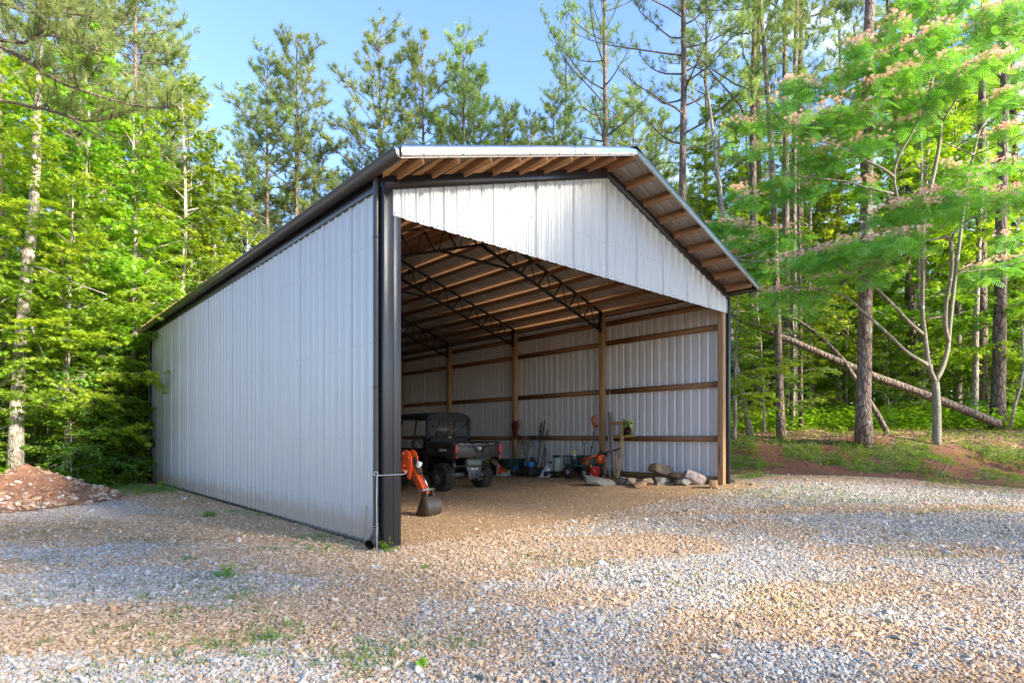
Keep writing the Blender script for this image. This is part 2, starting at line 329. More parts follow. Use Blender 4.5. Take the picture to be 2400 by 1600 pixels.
# ------------------------------------------------------------------ the pole barn
BW, BL, EAVE, SL = 9.144, 14.63, 4.95, 1/3.
def roofz(x): return EAVE+SL*(BW/2+.1-abs(x-BW/2))
barn = thing('pole_barn', 'tall open-fronted grey ribbed steel barn with black trim and timber framing', 'barn')
PW = .9144
def profile(minor=True):
    pts = []
    for r_ in range(4):
        o = r_*PW/4
        pts += [(o+.0, 0), (o+.016, .025), (o+.040, .025), (o+.056, 0)]
        if minor: pts += [(o+.098, 0), (o+.104, .0035), (o+.116, .0035), (o+.122, 0), (o+.168, 0), (o+.174, .0035), (o+.186, .0035), (o+.192, 0)]
    return np.array(pts+[(PW+.0, 0)])
PROF = profile()
def sheet(org, u, n, z0, z1, width=PW, wv=(0,0,1)):
    """a ribbed sheet: org at the foot of its first edge, u across, n outward; z0(s), z1(s) give the ends along wv"""
    org, u, n, wv = [np.array(a, float) for a in (org, u, n, wv)]
    pr = PROF[PROF[:, 0] <= width+1e-6]; extra = [] if abs(pr[-1, 0]-width) < 1e-6 else [(width, 0)]
    pr = np.vstack([pr, extra]) if extra else pr
    lo = [org+u*s_+n*h+wv*z0(s_) for s_, h in pr]; hi = [org+u*s_+n*h+wv*z1(s_) for s_, h in pr]; k = len(pr)
    g = G(); g.add(lo+hi, Q=[(i, i+1, k+i+1, k+i) for i in range(k-1)]); return g
# left wall, right wall, back wall, gable
WB = .02
left_me = sheet((0,0,0), (0,1,0), (-1,0,0), lambda s_: WB+.03, lambda s_: EAVE-.12).mesh('wall_panel', M['panel'])
right_me = sheet((0,0,0), (0,1,0), (1,0,0), lambda s_: .12, lambda s_: EAVE-.12).mesh('wall_panel', M['panel_in'])
for k in range(16):
    put('wall_panel', left_me, parent=barn, loc=(-.012-(.0012 if k % 2 else 0), k*PW, 0))
    put('wall_panel', right_me, parent=barn, loc=(BW-.02+(.0012 if k % 2 else 0), k*PW, 0))
def rake(x): return EAVE-.03+SL*min(x, BW-x)
for k in range(10):
    a = k*PW
    put('gable_panel', sheet((a, -.004-(.0012 if k % 2 else 0), 0), (1,0,0), (0,-1,0), lambda s_, a=a: 4.36, lambda s_, a=a: rake(a+s_)-.12), M['panel'], barn)
    put('wall_panel', sheet((a, BL+.004+(.0012 if k % 2 else 0), 0), (1,0,0), (0,1,0), lambda s_, a=a: .15, lambda s_, a=a: rake(a+s_)-.05), M['panel'], barn)
# roof sheets: run from eave to ridge, ribs along the slope
RY0, RY1, ro = -.66, BL+.66, .14
sl_len = math.hypot(BW/2+ro, (BW/2+ro)*SL); dx_, dz_ = (BW/2+ro)/sl_len, (BW/2+ro)*SL/sl_len
nroof = int(math.ceil((RY1-RY0)/PW))
for side in (0, 1):
    x0 = -ro if side == 0 else BW+ro; wv = (dx_ if side == 0 else -dx_, 0, dz_); nn = (-dz_ if side == 0 else dz_, 0, dx_)
    z_e = EAVE+SL*(.1-ro)
    full = sheet((0,0,0), (0,1,0), nn, lambda s_: 0, lambda s_: sl_len-.01, wv=wv).mesh('roof_panel', M['roofpanel'])
    last = sheet((0,0,0), (0,1,0), nn, lambda s_: 0, lambda s_: sl_len-.01, width=(RY1-RY0)-(nroof-1)*PW, wv=wv).mesh('roof_panel', M['roofpanel'])
    for k in range(nroof):
        put('roof_panel', full if k < nroof-1 else last, parent=barn, loc=(x0, RY0+k*PW, z_e+(.0012 if k % 2 else 0)))
zr = roofz(BW/2)
g = G(); g.prism([(BW/2-.2, zr-.2*SL+.022), (BW/2, zr+.03), (BW/2+.2, zr-.2*SL+.022), (BW/2+.2, zr-.2*SL+.018), (BW/2, zr+.025), (BW/2-.2, zr-.2*SL+.018)], RY0-.012, RY1+.012)
put('ridge_cap', g, M['roofpanel'], barn)
# rake flashing front: white metal boards with a soft dent, lip on top
def flashing(side, y, x_a, x_b, name='rake_flashing'):
    n_ = 26; V = []; Q = []
    for i in range(n_+1):
        x = x_a+(x_b-x_a)*i/n_; zt = roofz(x)+.028; d = (-1 if y < 5 else 1)
        dent = .012*(math.sin(x*5.3)+.7*math.sin(x*9.1+1))+.01*math.sin(x*2.1)
        for dy, dz in ((.07, .004), (0, .0), (.002+dent*.35, -.05), (.004-dent*.25, -.10), (0, -.145), (-.016, -.150), (-.012, -.158)):
            V.append((x, y-d*dy if dy > .05 else y+d*dy, zt+dz))
    m = 7
    for i in range(n_):
        for j in range(m-1): Q.append((i*m+j, (i+1)*m+j, (i+1)*m+j+1, i*m+j+1))
    g = G(); g.add(V, Q=Q); return put(name, g, M['fascia' if x_b <= BW/2+.01 else 'fascia_shaded'], barn, smooth=True)
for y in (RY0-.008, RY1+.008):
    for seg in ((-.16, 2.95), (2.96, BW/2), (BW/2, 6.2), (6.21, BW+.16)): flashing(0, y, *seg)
g = G()
for y in (RY0-.008,): 
    for x in np.arange(.15, BW, .61): g.lathe([(.001,-.006),(.009,-.005),(.009,0)], axis='y', c=(x, y-.009, roofz(x)-.10), n=6)
put('screws', g, M['truss'], barn, kind='stuff')
# purlins: nine on each slope, crossing every truss
ps = []
for side in (0, 1):
    for k in range(9):
        d = .03+k*(BW/2-.17)/8.; x = BW/2-d if side == 0 else BW/2+d; ps.append(x)
        z = roofz(x)-.012-.092-(.012 if k == 0 else 0); g = G(); up = (-SL if side == 0 else SL, 0, 1)
        g.bar((0, -.64-z*0, 0), (0, RY1-.03, 0), .038, .178, up=up)
        put('purlin', g, M['wood_y'], barn, loc=(x, 0, z))
# black gable trim, posts trim
for y, nm in ((-.034, 'gable_trim'), (BL+.034, 'gable_trim')):
    for sgn in (0, 1):
        xa, xb = ((-.03, BW/2-.001), (BW/2+.001, BW+.03))[sgn]
        P = [(xa, rake(xa)-.255), (xb, rake(xb)-.255), (xb, rake(xb)-.085), (xa, rake(xa)-.085)]
        g = G(); g.prism(P, y-.014, y+.012); put(nm, g, M['black'], barn)
def trim_box(name, x0, x1, y0, y1, z0, z1, mat='black', bevel=.006):
    g = G(); g.box(((x0+x1)/2, (y0+y1)/2, (z0+z1)/2), (x1-x0, y1-y0, z1-z0)); return put(name, g, M[mat], barn, bevel=bevel)
trim_box('corner_trim', -.045, .092, -.045, .10, .0, EAVE-.14)
trim_box('jamb_trim', .100, .215, -.036, .19, .02, 4.36)
trim_box('corner_trim', BW-.045, BW+.045, -.045, .10, .24, EAVE-.14)
trim_box('corner_trim', -.045, .05, BL-.08, BL+.045, .0, EAVE-.14)
trim_box('corner_trim', BW-.05, BW+.045, BL-.08, BL+.045, .0, EAVE-.14)
trim_box('eave_trim', -.05, -.034, -.0, BL, 4.70, 4.90, bevel=.003)
trim_box('base_trim', -.036, -.006, .11, BL-.09, -.03, .055, bevel=.004)
trim_box('header_beam', .225, BW-.2, .02, .06, 4.385, 4.62, mat='wood_x', bevel=.002)
# posts
postm = G().box((0,0,0), (.14, .14, 4.72)).mesh('post', M['wood_z'])
for k in range(5):
    y = min(k*3.6575, BL-.17) + (.08 if k == 0 else 0)
    for x in (BW-.155, .165):
        if k == 0 and x < 1: continue
        o = put('post', postm, parent=barn, loc=(x, y, 2.36+.1 if x > 1 else 2.36), bevel=.004); 
g = G().box((0,0,0), (.11, .14, 4.3)); put('post', g, M['wood_z'], barn, loc=(.15, .10, 2.2))
for x in (3.05, 6.1): put('post', postm, parent=barn, loc=(x, BL-.14, 2.4), bevel=.004)
# girts between the posts, right wall and left wall; skirt boards at the foot
for k in range(4):
    y0 = k*3.6575+(.155 if k == 0 else .072); y1 = min((k+1)*3.6575, BL-.17)-.072
    for z in (1.40, 2.71, 4.06, 4.62):
        j = rnd.uniform(-.015, .015)
        g = G().box((0, 0, 0), (.038, y1-y0, .14)); put('girt', g, M['wood_y'], barn, loc=(BW-.05-.028, (y0+y1)/2, z+j))
        g = G().box((0, 0, 0), (.038, y1-y0, .14)); put('girt', g, M['wood_y'], barn, loc=(.035, (y0+y1)/2, z+j))
    g = G().bar((0, y0-(y0+y1)/2, .0), (0, y1-(y0+y1)/2, 0), .038, .19); o = put('skirt_board', g, M['wood_g'], barn, loc=(BW-.079, (y0+y1)/2, .40-.02*k))
for z in (.4, 1.40, 2.71, 4.06):
    g = G().box((0,0,0), (BW-.6, .038, .14)); put('girt', g, M['wood_x'], barn, loc=(BW/2, BL-.045, z))
# steel trusses: each chord and web a piece
def ctop(x): return roofz(x)-.115
def cbot(x): return roofz(x)-.64
tr_me = {}
def truss(y):
    tr = bpy.data.objects.new('truss', None); COL.objects.link(tr); tr.parent = barn; tr.location = (0, y, 0)
    xa, xb, xm = .24, BW-.24, BW/2
    def piece(nm, p, q, wd, ht):
        key = (nm, tuple(np.round(p, 3)), tuple(np.round(q, 3)))
        if key not in tr_me: tr_me[key] = G().bar((p[0], 0, p[1]), (q[0], 0, q[1]), wd, ht, up=(0, 0, 1) if abs(q[0]-p[0]) > .02 else (1, 0, 0)).mesh(nm, M['truss'])
        put(nm, tr_me[key], parent=tr)
    for s_, a in ((0, xa), (1, xb)):
        piece('top_chord', (a, ctop(a)), (xm-(.02 if s_ == 0 else -.02), ctop(xm)-.007), .06, .045)
        piece('bottom_chord', (a, cbot(a)+.0), (xm-(.02 if s_ == 0 else -.02), cbot(xm)), .062, .05)
        piece('heel_bar', (a, cbot(a)-.05), (a+.001, ctop(a)+.02), .10, .05)
        npan = 7; st = (xm-xa)/(npan+.5)
        for k in range(npan):
            xt = (a+st*(k+.75)) if s_ == 0 else (a-st*(k+.75)); sg = 1 if s_ == 0 else -1
            piece('web', (xt, ctop(xt)), (xt-sg*st*.30, cbot(xt-sg*st*.30)), .018, .018)
            piece('web', (xt, ctop(xt)), (xt+sg*st*.55, cbot(xt+sg*st*.55)), .03, .03)
    piece('collar_tie', (xm-1.14, cbot(xm-1.14)), (xm+1.14, cbot(xm-1.14)), .05, .05)
for k in range(1, 4): truss(k*3.6575)
truss(BL-.17)
# left gutter with a pale end cap, downspouts with flared elbows
K = [(0, .0), (0, -.125), (-.075, -.125), (-.10, -.075), (-.098, -.055), (-.122, -.03), (-.122, -.005), (-.112, -.005), (-.112, -.028), (-.088, -.055), (-.088, -.075), (-.066, -.115), (-.01, -.115), (-.01, 0)]
gut = bpy.data.objects.new('gutter', None); COL.objects.link(gut); gut.parent = barn
g = G(); g.prism([(a-.145+.02, b+EAVE-.02) for a, b in K], RY0+.02, RY1-.02); put('trough', g, M['gutter'], gut)
for y in (RY0+.017, RY1-.017):
    g = G(); g.prism([(a-.145+.02, b+EAVE-.02) for a, b in [(0,0),(0,-.125),(-.075,-.125),(-.10,-.075),(-.098,-.055),(-.122,-.03),(-.122,-.003)]], y-.003, y+.002); put('end_cap', g, M['fascia'] if y < 0 else M['gutter'], gut)
g = G(); g.prism([(a+BW+.125, b+EAVE-.02) for a, b in [(-x_, z_) for x_, z_ in K]], RY0+.03, RY1-.02); put('gutter', g, M['gutter'], barn)
def downspout(x, y, ztop, zb, dx, dy, flare=True):
    e = bpy.data.objects.new('downspout', None); COL.objects.link(e); e.parent = barn; e.location = (x, y, 0)
    g = G(); g.tube([(0,0,zb+.30), (0,0,ztop)], .042, n=14, cap=False); put('pipe', g, M['gutter'], e, smooth=True)
    for z in (zb+.32, zb+.95, zb+2.1, 4.05):
        g = G(); g.tube([(0,0,z-.012), (0,0,z+.012)], .046, n=14); put('strap', g, M['gutter'], e)
    P = []; 
    for i in range(19):
        a = i/18*R(78); P.append((dx*.17*(1-math.cos(a)), dy*.17*(1-math.cos(a)), zb+.30-.19*math.sin(a)-.02))
    P.append((P[-1][0]+dx*.06, P[-1][1]+dy*.06, P[-1][2]-.012))
    rr = [.044+(.004 if i % 2 else 0)+.0008*i for i in range(20)]
    g = G(); g.tube(P, rr, n=14, cap=False); put('elbow', g, M['gutter'], e, smooth=True)
downspout(-.085, .085, EAVE-.13, .0, -.82, -.57)
downspout(-.085, BL-.02, EAVE-.13, -.02, -.9, .4)
downspout(BW+.105, .13, EAVE-.13, .27, .6, -.8)
g = G()   # little roofing screws in rows on gable and side wall
for k in range(40):
    for z in (4.40, 5.0+.0*k):
        x = .045+k*PW/4+.09
        if x < BW-.1 and z < rake(x)-.35: g.lathe([(.0,-.008),(.008,-.006),(.008,0)], axis='y', c=(x, -.008, z+rnd.uniform(-.02,.02)), n=5)
for k in range(64):
    for z in (.45, 1.42, 2.72, 4.05):
        y = .08+k*PW/4+.06
        if y < BL-.2: g.lathe([(.0,-.008),(.0055,-.005),(.0055,0)], axis='x', c=(-.016, y, z+rnd.uniform(-.015,.015)), n=5)
put('screws', g, M['gutter'], barn, kind='stuff')
# fallen needles lying in the far end of the gutter
g = G(); n_ = 900; yy = RY1-.1-np.abs(rng.normal(0, 3.6, n_)); P = np.stack([-.2+rng.uniform(-.04, .04, n_), np.clip(yy, 2, 20), np.full(n_, EAVE-.02)], 1)
d = rng.normal(0, 1, (n_, 3))*[.5, .5, .25]; d /= np.linalg.norm(d, axis=1, keepdims=True); V = np.stack([P-d*.05, P+d*.05, P+d*.01+[0, 0, .02]], 1)
g.add(V.reshape(-1, 3), T=np.arange(3*n_).reshape(-1, 3)); put('needle_litter', g, simple('dead_needles', (.33,.2,.08), .9), barn, kind='stuff')

# ------------------------------------------------------------------ trees
STAR = []
for i, a in enumerate((-122, -58, 0, 58, 122)):
    l = (.62, .92, 1.0, .92, .62)[i]; ar = R(a); w_ = .21
    STAR += [(math.sin(ar-1.3)*w_, math.cos(ar-1.3)*w_+.3, .0), (math.sin(ar)*l, math.cos(ar)*l*.9+.3, -.10*l), (math.sin(ar+1.3)*w_, math.cos(ar+1.3)*w_+.3, .0)]
STAR = (np.array(STAR)-[0, .1, 0], np.arange(15).reshape(5, 3))
OVAL = (np.array([(0,0,0), (-.38,.5,.10), (0,1.15,-.12), (.38,.5,.10)]), np.array([(0,2,1), (0,3,2)]))
def frames(d, n):
    d = d/np.maximum(np.linalg.norm(d, axis=1, keepdims=True), 1e-9); x = np.cross(d, n); x /= np.maximum(np.linalg.norm(x, axis=1, keepdims=True), 1e-9)
    return np.stack([x, d, np.cross(x, d)], 1)
def scatter(g, tmpl, P, d, n, size, tint):
    V0, T0 = tmpl; F = frames(d, n); k = len(V0); N = len(P)
    V = P[:, None]+np.einsum('kj,njl->nkl', V0, F)*np.asarray(size).reshape(-1, 1, 1)
    T = (np.arange(N)[:, None, None]*k+T0[None]).reshape(-1, 3)
    g.add(V.reshape(-1, 3), T=T, tint=np.repeat(tint, k))
def unit(v): return v/np.maximum(np.linalg.norm(v), 1e-9)
def arc(p, d, L, bend, n, rr, jit=.06):
    """a limb: starts at p along d, bends towards bend direction"""
    P = [np.array(p, float)]; d = unit(np.array(d, float)); st = L/n
    for i in range(n):
        d = unit(d+np.array(bend)*(1./n)+rr.normal(0, jit, 3)); P.append(P[-1]+d*st)
    return np.array(P)
def along(P, s):
    m = len(P)-1; f = min(max(s*m, 0), m-1e-6); i = int(f); return P[i]+(P[i+1]-P[i])*(f-i), unit(P[i+1]-P[i])
def broadleaf(seed, H, r0, cb, rad, nl, kind='star', ls=.11, dens=1., mat='leaf', barkm='bark_pale', lean=0., flat=.75, tw=5.4, top=.25):
    rr = np.random.default_rng(seed); n = 12; tz = np.linspace(0, H, n); off = np.cumsum(rr.normal(0, .05*H/12, (n, 2)), 0); off -= off[0]
    T = np.column_stack([off[:, 0]+lean*tz, off[:, 1], tz]); T[0, 2] = -.25
    gt = G(); radii = r0*(1-.86*(tz/H)**.9); radii[0] *= 1.35; gt.tube(T, radii, n=9)
    P_, D_, N_, t_ = [], [], [], []
    for i in range(nl):
        f = cb+(1-cb)*((i+rr.random())/nl); u = (f-cb)/(1-cb); az = i*2.4+rr.normal(0, .4)
        L = rad*(max(1-u, 0)**.55*(1-top)+top*(1-u*.6))*rr.uniform(.65, 1.1)*(1 if u > .12 else .85)
        p, dd = along(T, f); el = R(rr.uniform(5, 30)+35*u)
        d = np.array([math.cos(az)*math.cos(el), math.sin(az)*math.cos(el), math.sin(el)])
        B = arc(p, d, L, (0, 0, -.45*flat), 6, rr); r_ = max(.010, r0*.32*(1-u*.6)); gt.tube(B, np.linspace(r_, .006, 7), n=5, cap=False)
        lt = rr.uniform(.25, .8); ntw = max(3, int(L*tw*dens))
        for j in range(ntw):
            s_ = .16+.84*(j+rr.random())/ntw; q, bd = along(B, s_); side = 1 if j % 2 else -1
            h = np.array([bd[0], bd[1], 0]); h = unit(h); perp = np.array([-h[1], h[0], 0])*side
            tl = (.34+.62*(1-abs(s_-.45)))*rr.uniform(.6, 1.15)*min(1, .5+L/4); d2 = unit(h*rr.uniform(.35, .9)+perp*rr.uniform(.5, 1.)+[0, 0, rr.normal(.08, .30)])
            tp = arc(q, d2, tl, (0, 0, -.30), 3, rr, .05); gt.tube(tp, np.linspace(.007, .003, 4), n=3, cap=False)
            k = int(tl*(44 if kind == 'star' else 62)*dens)+5; ss = rr.uniform(.12, 1.04, k)*3
            i0 = np.clip(ss.astype(int), 0, 2); base_ = tp[i0]+(tp[i0+1]-tp[i0])*(ss-i0)[:, None]
            sd_ = rr.choice([-1, 1], k)[:, None]; pp = np.cross(d2, [0, 0, 1]); pp = unit(pp)
            P_.append(base_+pp*sd_*rr.uniform(.0, .09, (k, 1))+rr.normal(0, .03, (k, 3))); D_.append(d2*.6+pp*sd_*rr.uniform(.3, 1.2, (k, 1))+rr.normal(0, .3, (k, 3))+[0, 0, -.25])
            N_.append(np.array([0, 0, 1.])+rr.normal(0, .62, (k, 3))); t_.append(np.clip(lt+rr.normal(0, .16, k)+.22*(s_-.5), 0, 1))
    P, D, N, tt = map(np.concatenate, (P_, D_, N_, t_)); gc = G()
    scatter(gc, STAR if kind == 'star' else OVAL, P, D, N, ls*rr.uniform(.6, 1.25, len(P)), tt)
    return gt.mesh('trunk', M[barkm], True), gc.mesh('crown', M[mat], tint=True)
def tufts(g, P, d, rr, nn=12, L=.2, wd=.016, spread=.75, tint=None):
    N = len(P); k = nn; d = d/np.linalg.norm(d, axis=1, keepdims=True)
    a = d[:, None]+rr.normal(0, spread, (N, k, 3))*np.array([1, 1, .8]); a /= np.linalg.norm(a, axis=2, keepdims=True)
    s_ = np.cross(a, rr.normal(0, 1, (N, k, 3))); s_ /= np.linalg.norm(s_, axis=2, keepdims=True)
    ln = L*rr.uniform(.7, 1.15, (N, k, 1)); b = P[:, None]+d[:, None]*rr.uniform(-.10, .05, (N, k, 1))
    V = np.stack([b-s_*wd/2, b+s_*wd/2, b+a*ln], 2).reshape(-1, 3)
    g.add(V, T=np.arange(len(V)).reshape(-1, 3), tint=np.repeat(tint if tint is not None else np.full(N, .5), 3*k))
def pine(seed, H, r0, cb, rad, nl, up=.35, stubs=10, dens=1.1, nn=26, L=.27, wd=.017, shape=.42, curve=.02):
    rr = np.random.default_rng(seed); n = 14; tz = np.linspace(0, H, n); off = np.cumsum(rr.normal(0, curve*H/12, (n, 2)), 0)*.6; off -= off[0]
    T = np.column_stack([off[:, 0], off[:, 1], tz]); T[0, 2] = -.3; gt = G(); radii = r0*(1-.88*(tz/H)**1.15); radii[0] *= 1.25; radii[1] *= 1.03; gt.tube(T, radii, n=12)
    P_, D_, t_ = [], [], []
    for i in range(nl):
        f = cb+(1-cb)*((i+rr.random())/nl)**.95; u = (f-cb)/(1-cb); az = i*2.39+rr.normal(0, .5)
        L_ = rad*((1-u)**shape)*rr.uniform(.35, 1.3)*(.75+.5*min(u*3, .5))+.25; el = R(rr.uniform(-5, 22)+45*u**1.3)
        p, _ = along(T, f); d = np.array([math.cos(az)*math.cos(el), math.sin(az)*math.cos(el), math.sin(el)])
        B = arc(p, d, L_, (0, 0, up), 6, rr, .11); gt.tube(B, np.linspace(max(.018, r0*.26*(1-u*.75)), .01, 7), n=5, cap=False); lt = rr.uniform(.25, .75)
        nb = max(2, int(L_*3.3*dens))
        for j in range(nb):
            s_ = .28+.72*(j+rr.random())/nb; q, bd = along(B, s_); perp = unit(np.cross(bd, [0, 0, 1]))*(1 if j % 2 else -1)
            tl = rr.uniform(.3, .95)*(1.15-s_*.6); d2 = unit(bd*.7+perp*rr.uniform(.3, .9)+[0, 0, rr.uniform(.0, .6)])
            tp = arc(q, d2, tl, (0, 0, .5), 3, rr, .12); gt.tube(tp, np.linspace(.010, .006, 4), n=3, cap=False)
            for s2 in np.linspace(.5, 1., max(2, int(tl*5.0*dens))):
                a, dd = along(tp, s2); m = rr.integers(1, 3)
                for _ in range(m): P_.append(a+rr.normal(0, .05, 3)); D_.append(unit(dd+[0, 0, .35]+rr.normal(0, .35, 3))); t_.append(lt+rr.normal(0, .16))
        a, dd = along(B, 1.); P_.append(a); D_.append(dd); t_.append(lt)
    for i in range(stubs):
        f = rr.uniform(cb*.55, cb); az = rr.random()*6.3; p, _ = along(T, f); d = (math.cos(az), math.sin(az), rr.uniform(-.2, .3))
        gt.tube(arc(p, d, rr.uniform(.3, 2.2), (0, 0, rr.uniform(-.4, .3)), 4, rr, .1), np.linspace(.02, .006, 5), n=4, cap=False)
    gc = G(); tufts(gc, np.array(P_), np.array(D_), rr, nn, L, wd, tint=np.clip(np.array(t_), 0, 1))
    return gt.mesh('trunk', M['bark_far'], True), gc.mesh('crown', M['needle'], tint=True)
def dead_tree(seed, H, r0):
    rr = np.random.default_rng(seed); T = arc((0,0,-.2), (0,0,1), H, (.03,0,0), 12, rr, .012); g = G(); g.tube(T, np.linspace(r0, .012, 13), n=7)
    for i in range(16):
        f = rr.uniform(.45, .98); p, _ = along(T, f); az = rr.random()*6.3
        g.tube(arc(p, (math.cos(az), math.sin(az), .7), rr.uniform(.4, 1.8), (0,0,.4), 4, rr, .12), np.linspace(.018, .004, 5), n=4, cap=False)
    return g.mesh('trunk', M['bark_far'], True), None
PR = {
 'gum1': broadleaf(1, 11.5, .13, .10, 3.3, 44, ls=.105, dens=1.05),
 'gum2': broadleaf(2, 9.0, .10, .08, 2.8, 36, ls=.10, dens=1.05),
 'gum3': broadleaf(3, 14.0, .15, .28, 3.2, 42, ls=.11, dens=1.),
 'oak1': broadleaf(4, 7.0, .07, .10, 2.7, 26, kind='oval', ls=.075, dens=1.15, mat='leaf_dark', flat=.9),
 'oak2': broadleaf(5, 10.0, .09, .22, 2.9, 30, kind='oval', ls=.08, dens=1.05, mat='leaf_dark', flat=.9),
 'shrub1': broadleaf(6, 2.6, .025, .06, 1.25, 20, kind='oval', ls=.07, dens=1.35, mat='leaf_dark', flat=.9),
 'shrub2': broadleaf(7, 3.8, .035, .08, 1.7, 24, kind='oval', ls=.065, dens=1.25, mat='leaf', flat=1.),
 'pineA': pine(21, 22.0, .17, .50, 2.9, 60),
 'pineB': pine(22, 23.5, .18, .45, 3.2, 66, shape=.5),
 'pineC': pine(23, 21.0, .15, .55, 2.6, 54),
 'pineD': pine(24, 27.0, .20, .42, 4.6, 50, dens=.9, nn=14, shape=.55, up=.6),
 'pineE': pine(25, 26.0, .17, .62, 3.2, 34, stubs=18, dens=1.),
 'dead': dead_tree(31, 25, .10),
}
bark_of = {}
LBL = {
 'gum': ('sweetgum_tree', 'broadleaf tree', 'leafy green star-leaved tree filling in the woodland edge', 'leafy woodland trees'),
 'oak': ('understory_tree', 'broadleaf tree', 'dark green small-leaved understory tree in shade beneath the pines', 'shaded understory trees'),
 'shr': ('shrub', 'shrub', 'low leafy shrub at the foot of the woodland', 'shrubs along the woodland floor'),
 'pin': ('pine_tree', 'pine tree', 'tall slim pine with rough brown trunk standing in the woods', 'tall pines in the woods'),
}
def tree(kind, x, y, s_=1., rz=None, label=None, group=None, name=None, cat=None, sz=None, trunk_mat=None, sink=.0, tilt=(0, 0)):
    nm, ct, lb, gr = LBL.get(kind[:3], ('dead_tree', 'dead tree', '', None)); tm, cm = PR[kind]
    if label is None:
        pw = place_words(kind, x, y)
        if pw: lb = pw
        else: lb = lb.split(' ')[0]+' unseen tree on the near side of the yard, added to shade it'; gr = 'unseen shade trees on the near side of the yard'
    e = thing(name or nm, label or lb, cat or ct, (x, y, gzf(x, y)-sink), group=group or (gr if label is None else None))
    e.rotation_euler = (R(tilt[0]), R(tilt[1]), rnd.random()*6.28 if rz is None else R(rz)); e.scale = (s_, s_, sz or s_)
    put('trunk', tm, parent=e)
    if cm: put('crown', cm, parent=e)
    return e
def place_words(kind, x, y):
    L, D = fwd(x, y); a = float(L)/max(float(D), .1)
    if D < 3 or abs(a) > 1.3: return None
    far = 'far back' if D > 34 else ('further back' if D > 24 else 'near the clearing')
    kd = {'gum1': 'broad leafy', 'gum2': 'short leafy', 'gum3': 'high-crowned leafy', 'gum4': 'bare-stemmed leafy', 'oak1': 'low dark-leaved', 'oak2': 'slim dark-leaved', 'shrub1': 'low rounded', 'shrub2': 'taller lighter', 'pineA': 'dense-crowned', 'pineB': 'broad-crowned', 'pineC': 'narrow-crowned', 'pineD': 'wide-limbed', 'pineE': 'bare-stemmed'}[kind]
    nn_ = {'gum': 'green tree', 'oak': 'understory tree', 'shr': 'shrub', 'pin': 'pine'}[kind[:3]]
    reg = [(-.86, 'beside the leaning pale trunk'), (-.76, 'between the leaning pale trunk and the barn'), (-.62, 'just left of the far barn corner'), (-.50, 'behind the long side wall'), (-.30, 'beyond the long gutter'), (0, 'behind the front left roof corner'), (.2, 'behind the roof flashing'), (.42, 'beyond the right roof slope'), (.56, 'right of the barn behind the fallen log'), (.66, 'behind the nearest pine trunk'), (.76, 'behind the forked silk tree'), (.86, 'right of the forked silk tree'), (9, 'by the right edge of the woods')]
    w_ = next(t_ for lim, t_ in reg if a < lim); return '%s %s %s, %s' % (kd, nn_, w_, far)
def at(u, D): return LD((u-1200)/1346.9*D, D)
# pines whose tops stand against the sky beyond the barn
named = [
 ('pineC', 623, 31, 21.3, 'bushy pine left of the twin-topped pine, crown just above the gutter line'),
 ('pineA', 694, 31, 22.2, 'three-peaked pine rising beyond the long left gutter'),
 ('pineC', 737, 36, 19.0, 'shorter pine between two taller ones beyond the left gutter'),
 ('pineB', 889, 32, 23.6, 'tallest bright pine beyond the front left corner of the roof'),
 ('pineC', 800, 34, 15.8, 'low bushy pine in the gap left of the tallest roofline pine'),
 ('pineA', 996, 32, 22.6, 'slim pine just right of the tallest roofline pine'),
 ('pineB', 1082, 33, 24.0, 'wide pine with two leaders above the middle of the bright flashing'),
 ('pineC', 1112, 35, 22.6, 'darker pine close against the two-leader pine above the flashing'),
 ('pineA', 1180, 34, 20.2, 'shorter pine right of the two-leader pine above the flashing'),
 ('pineC', 1245, 37, 19.3, 'small distant pine at the right end of the roofline group'),
 ('pineC', 570, 36, 19.5, 'thin greyish pine beside the bare dead snag'),
 ('pineB', 1300, 33, 18.5, 'low dark pine just left of the roof ridge'),
 ('pineE', 1330, 34, 24.0, 'sparse half-bare pine left of the roof ridge'),
 ('pineD', 1415, 30, 29.0, 'tall sparse pine with bare upswept branches above the roof ridge'),
 ('pineD', 1598, 24, 27.0, 'big pine with curved bare limbs right of the roof ridge'),
 ('pineD', 1778, 25, 28.0, 'big dark pine with wide limbs between the ridge and the pink-flowered tree'),
 ('pineE', 1650, 30, 25.0, 'thin pine between the two big wide-limbed pines'),
 ('pineE', 1842, 22, 25.0, 'slender pine with pale trunk left of the pair behind the blossoms'),
 ('pineE', 1870, 23, 26.0, 'slender grey pine, right one of the close pair behind the blossoms'),
 ('pineB', 1480, 36, 20.5, 'yellow-green pine low behind the roof ridge'),
 ('pineE', 312, 23, 24.0, 'pine with pinkish trunk above the lit leaves left of the barn'),
 ('pineE', 186, 20, 23.0, 'pine with pale flaking trunk among the leaves at upper left'),
 ('pineB', 262, 27, 26.5, 'yellow-lit pine crown reaching highest beside the open sky'),
 ('pineE', 5, 16, 21.0, 'dark pine trunk cut by the left edge of the view'),
 ('pineA', 165, 19, 20.0, 'dark brown pine trunk behind the leaning pale tree'),
]
HH = {'pineA': 22., 'pineB': 23.5, 'pineC': 21., 'pineD': 27., 'pineE': 26.}
for k, u, D, h, lb in named:
    x, y = at(u, D); s_ = h/HH[k]; tree(k, x, y, s_=min(1.3, s_*(1.22 if k in ('pineA', 'pineB', 'pineC') else 1.02)), sz=s_, label=lb)
r_ = random.Random(12)
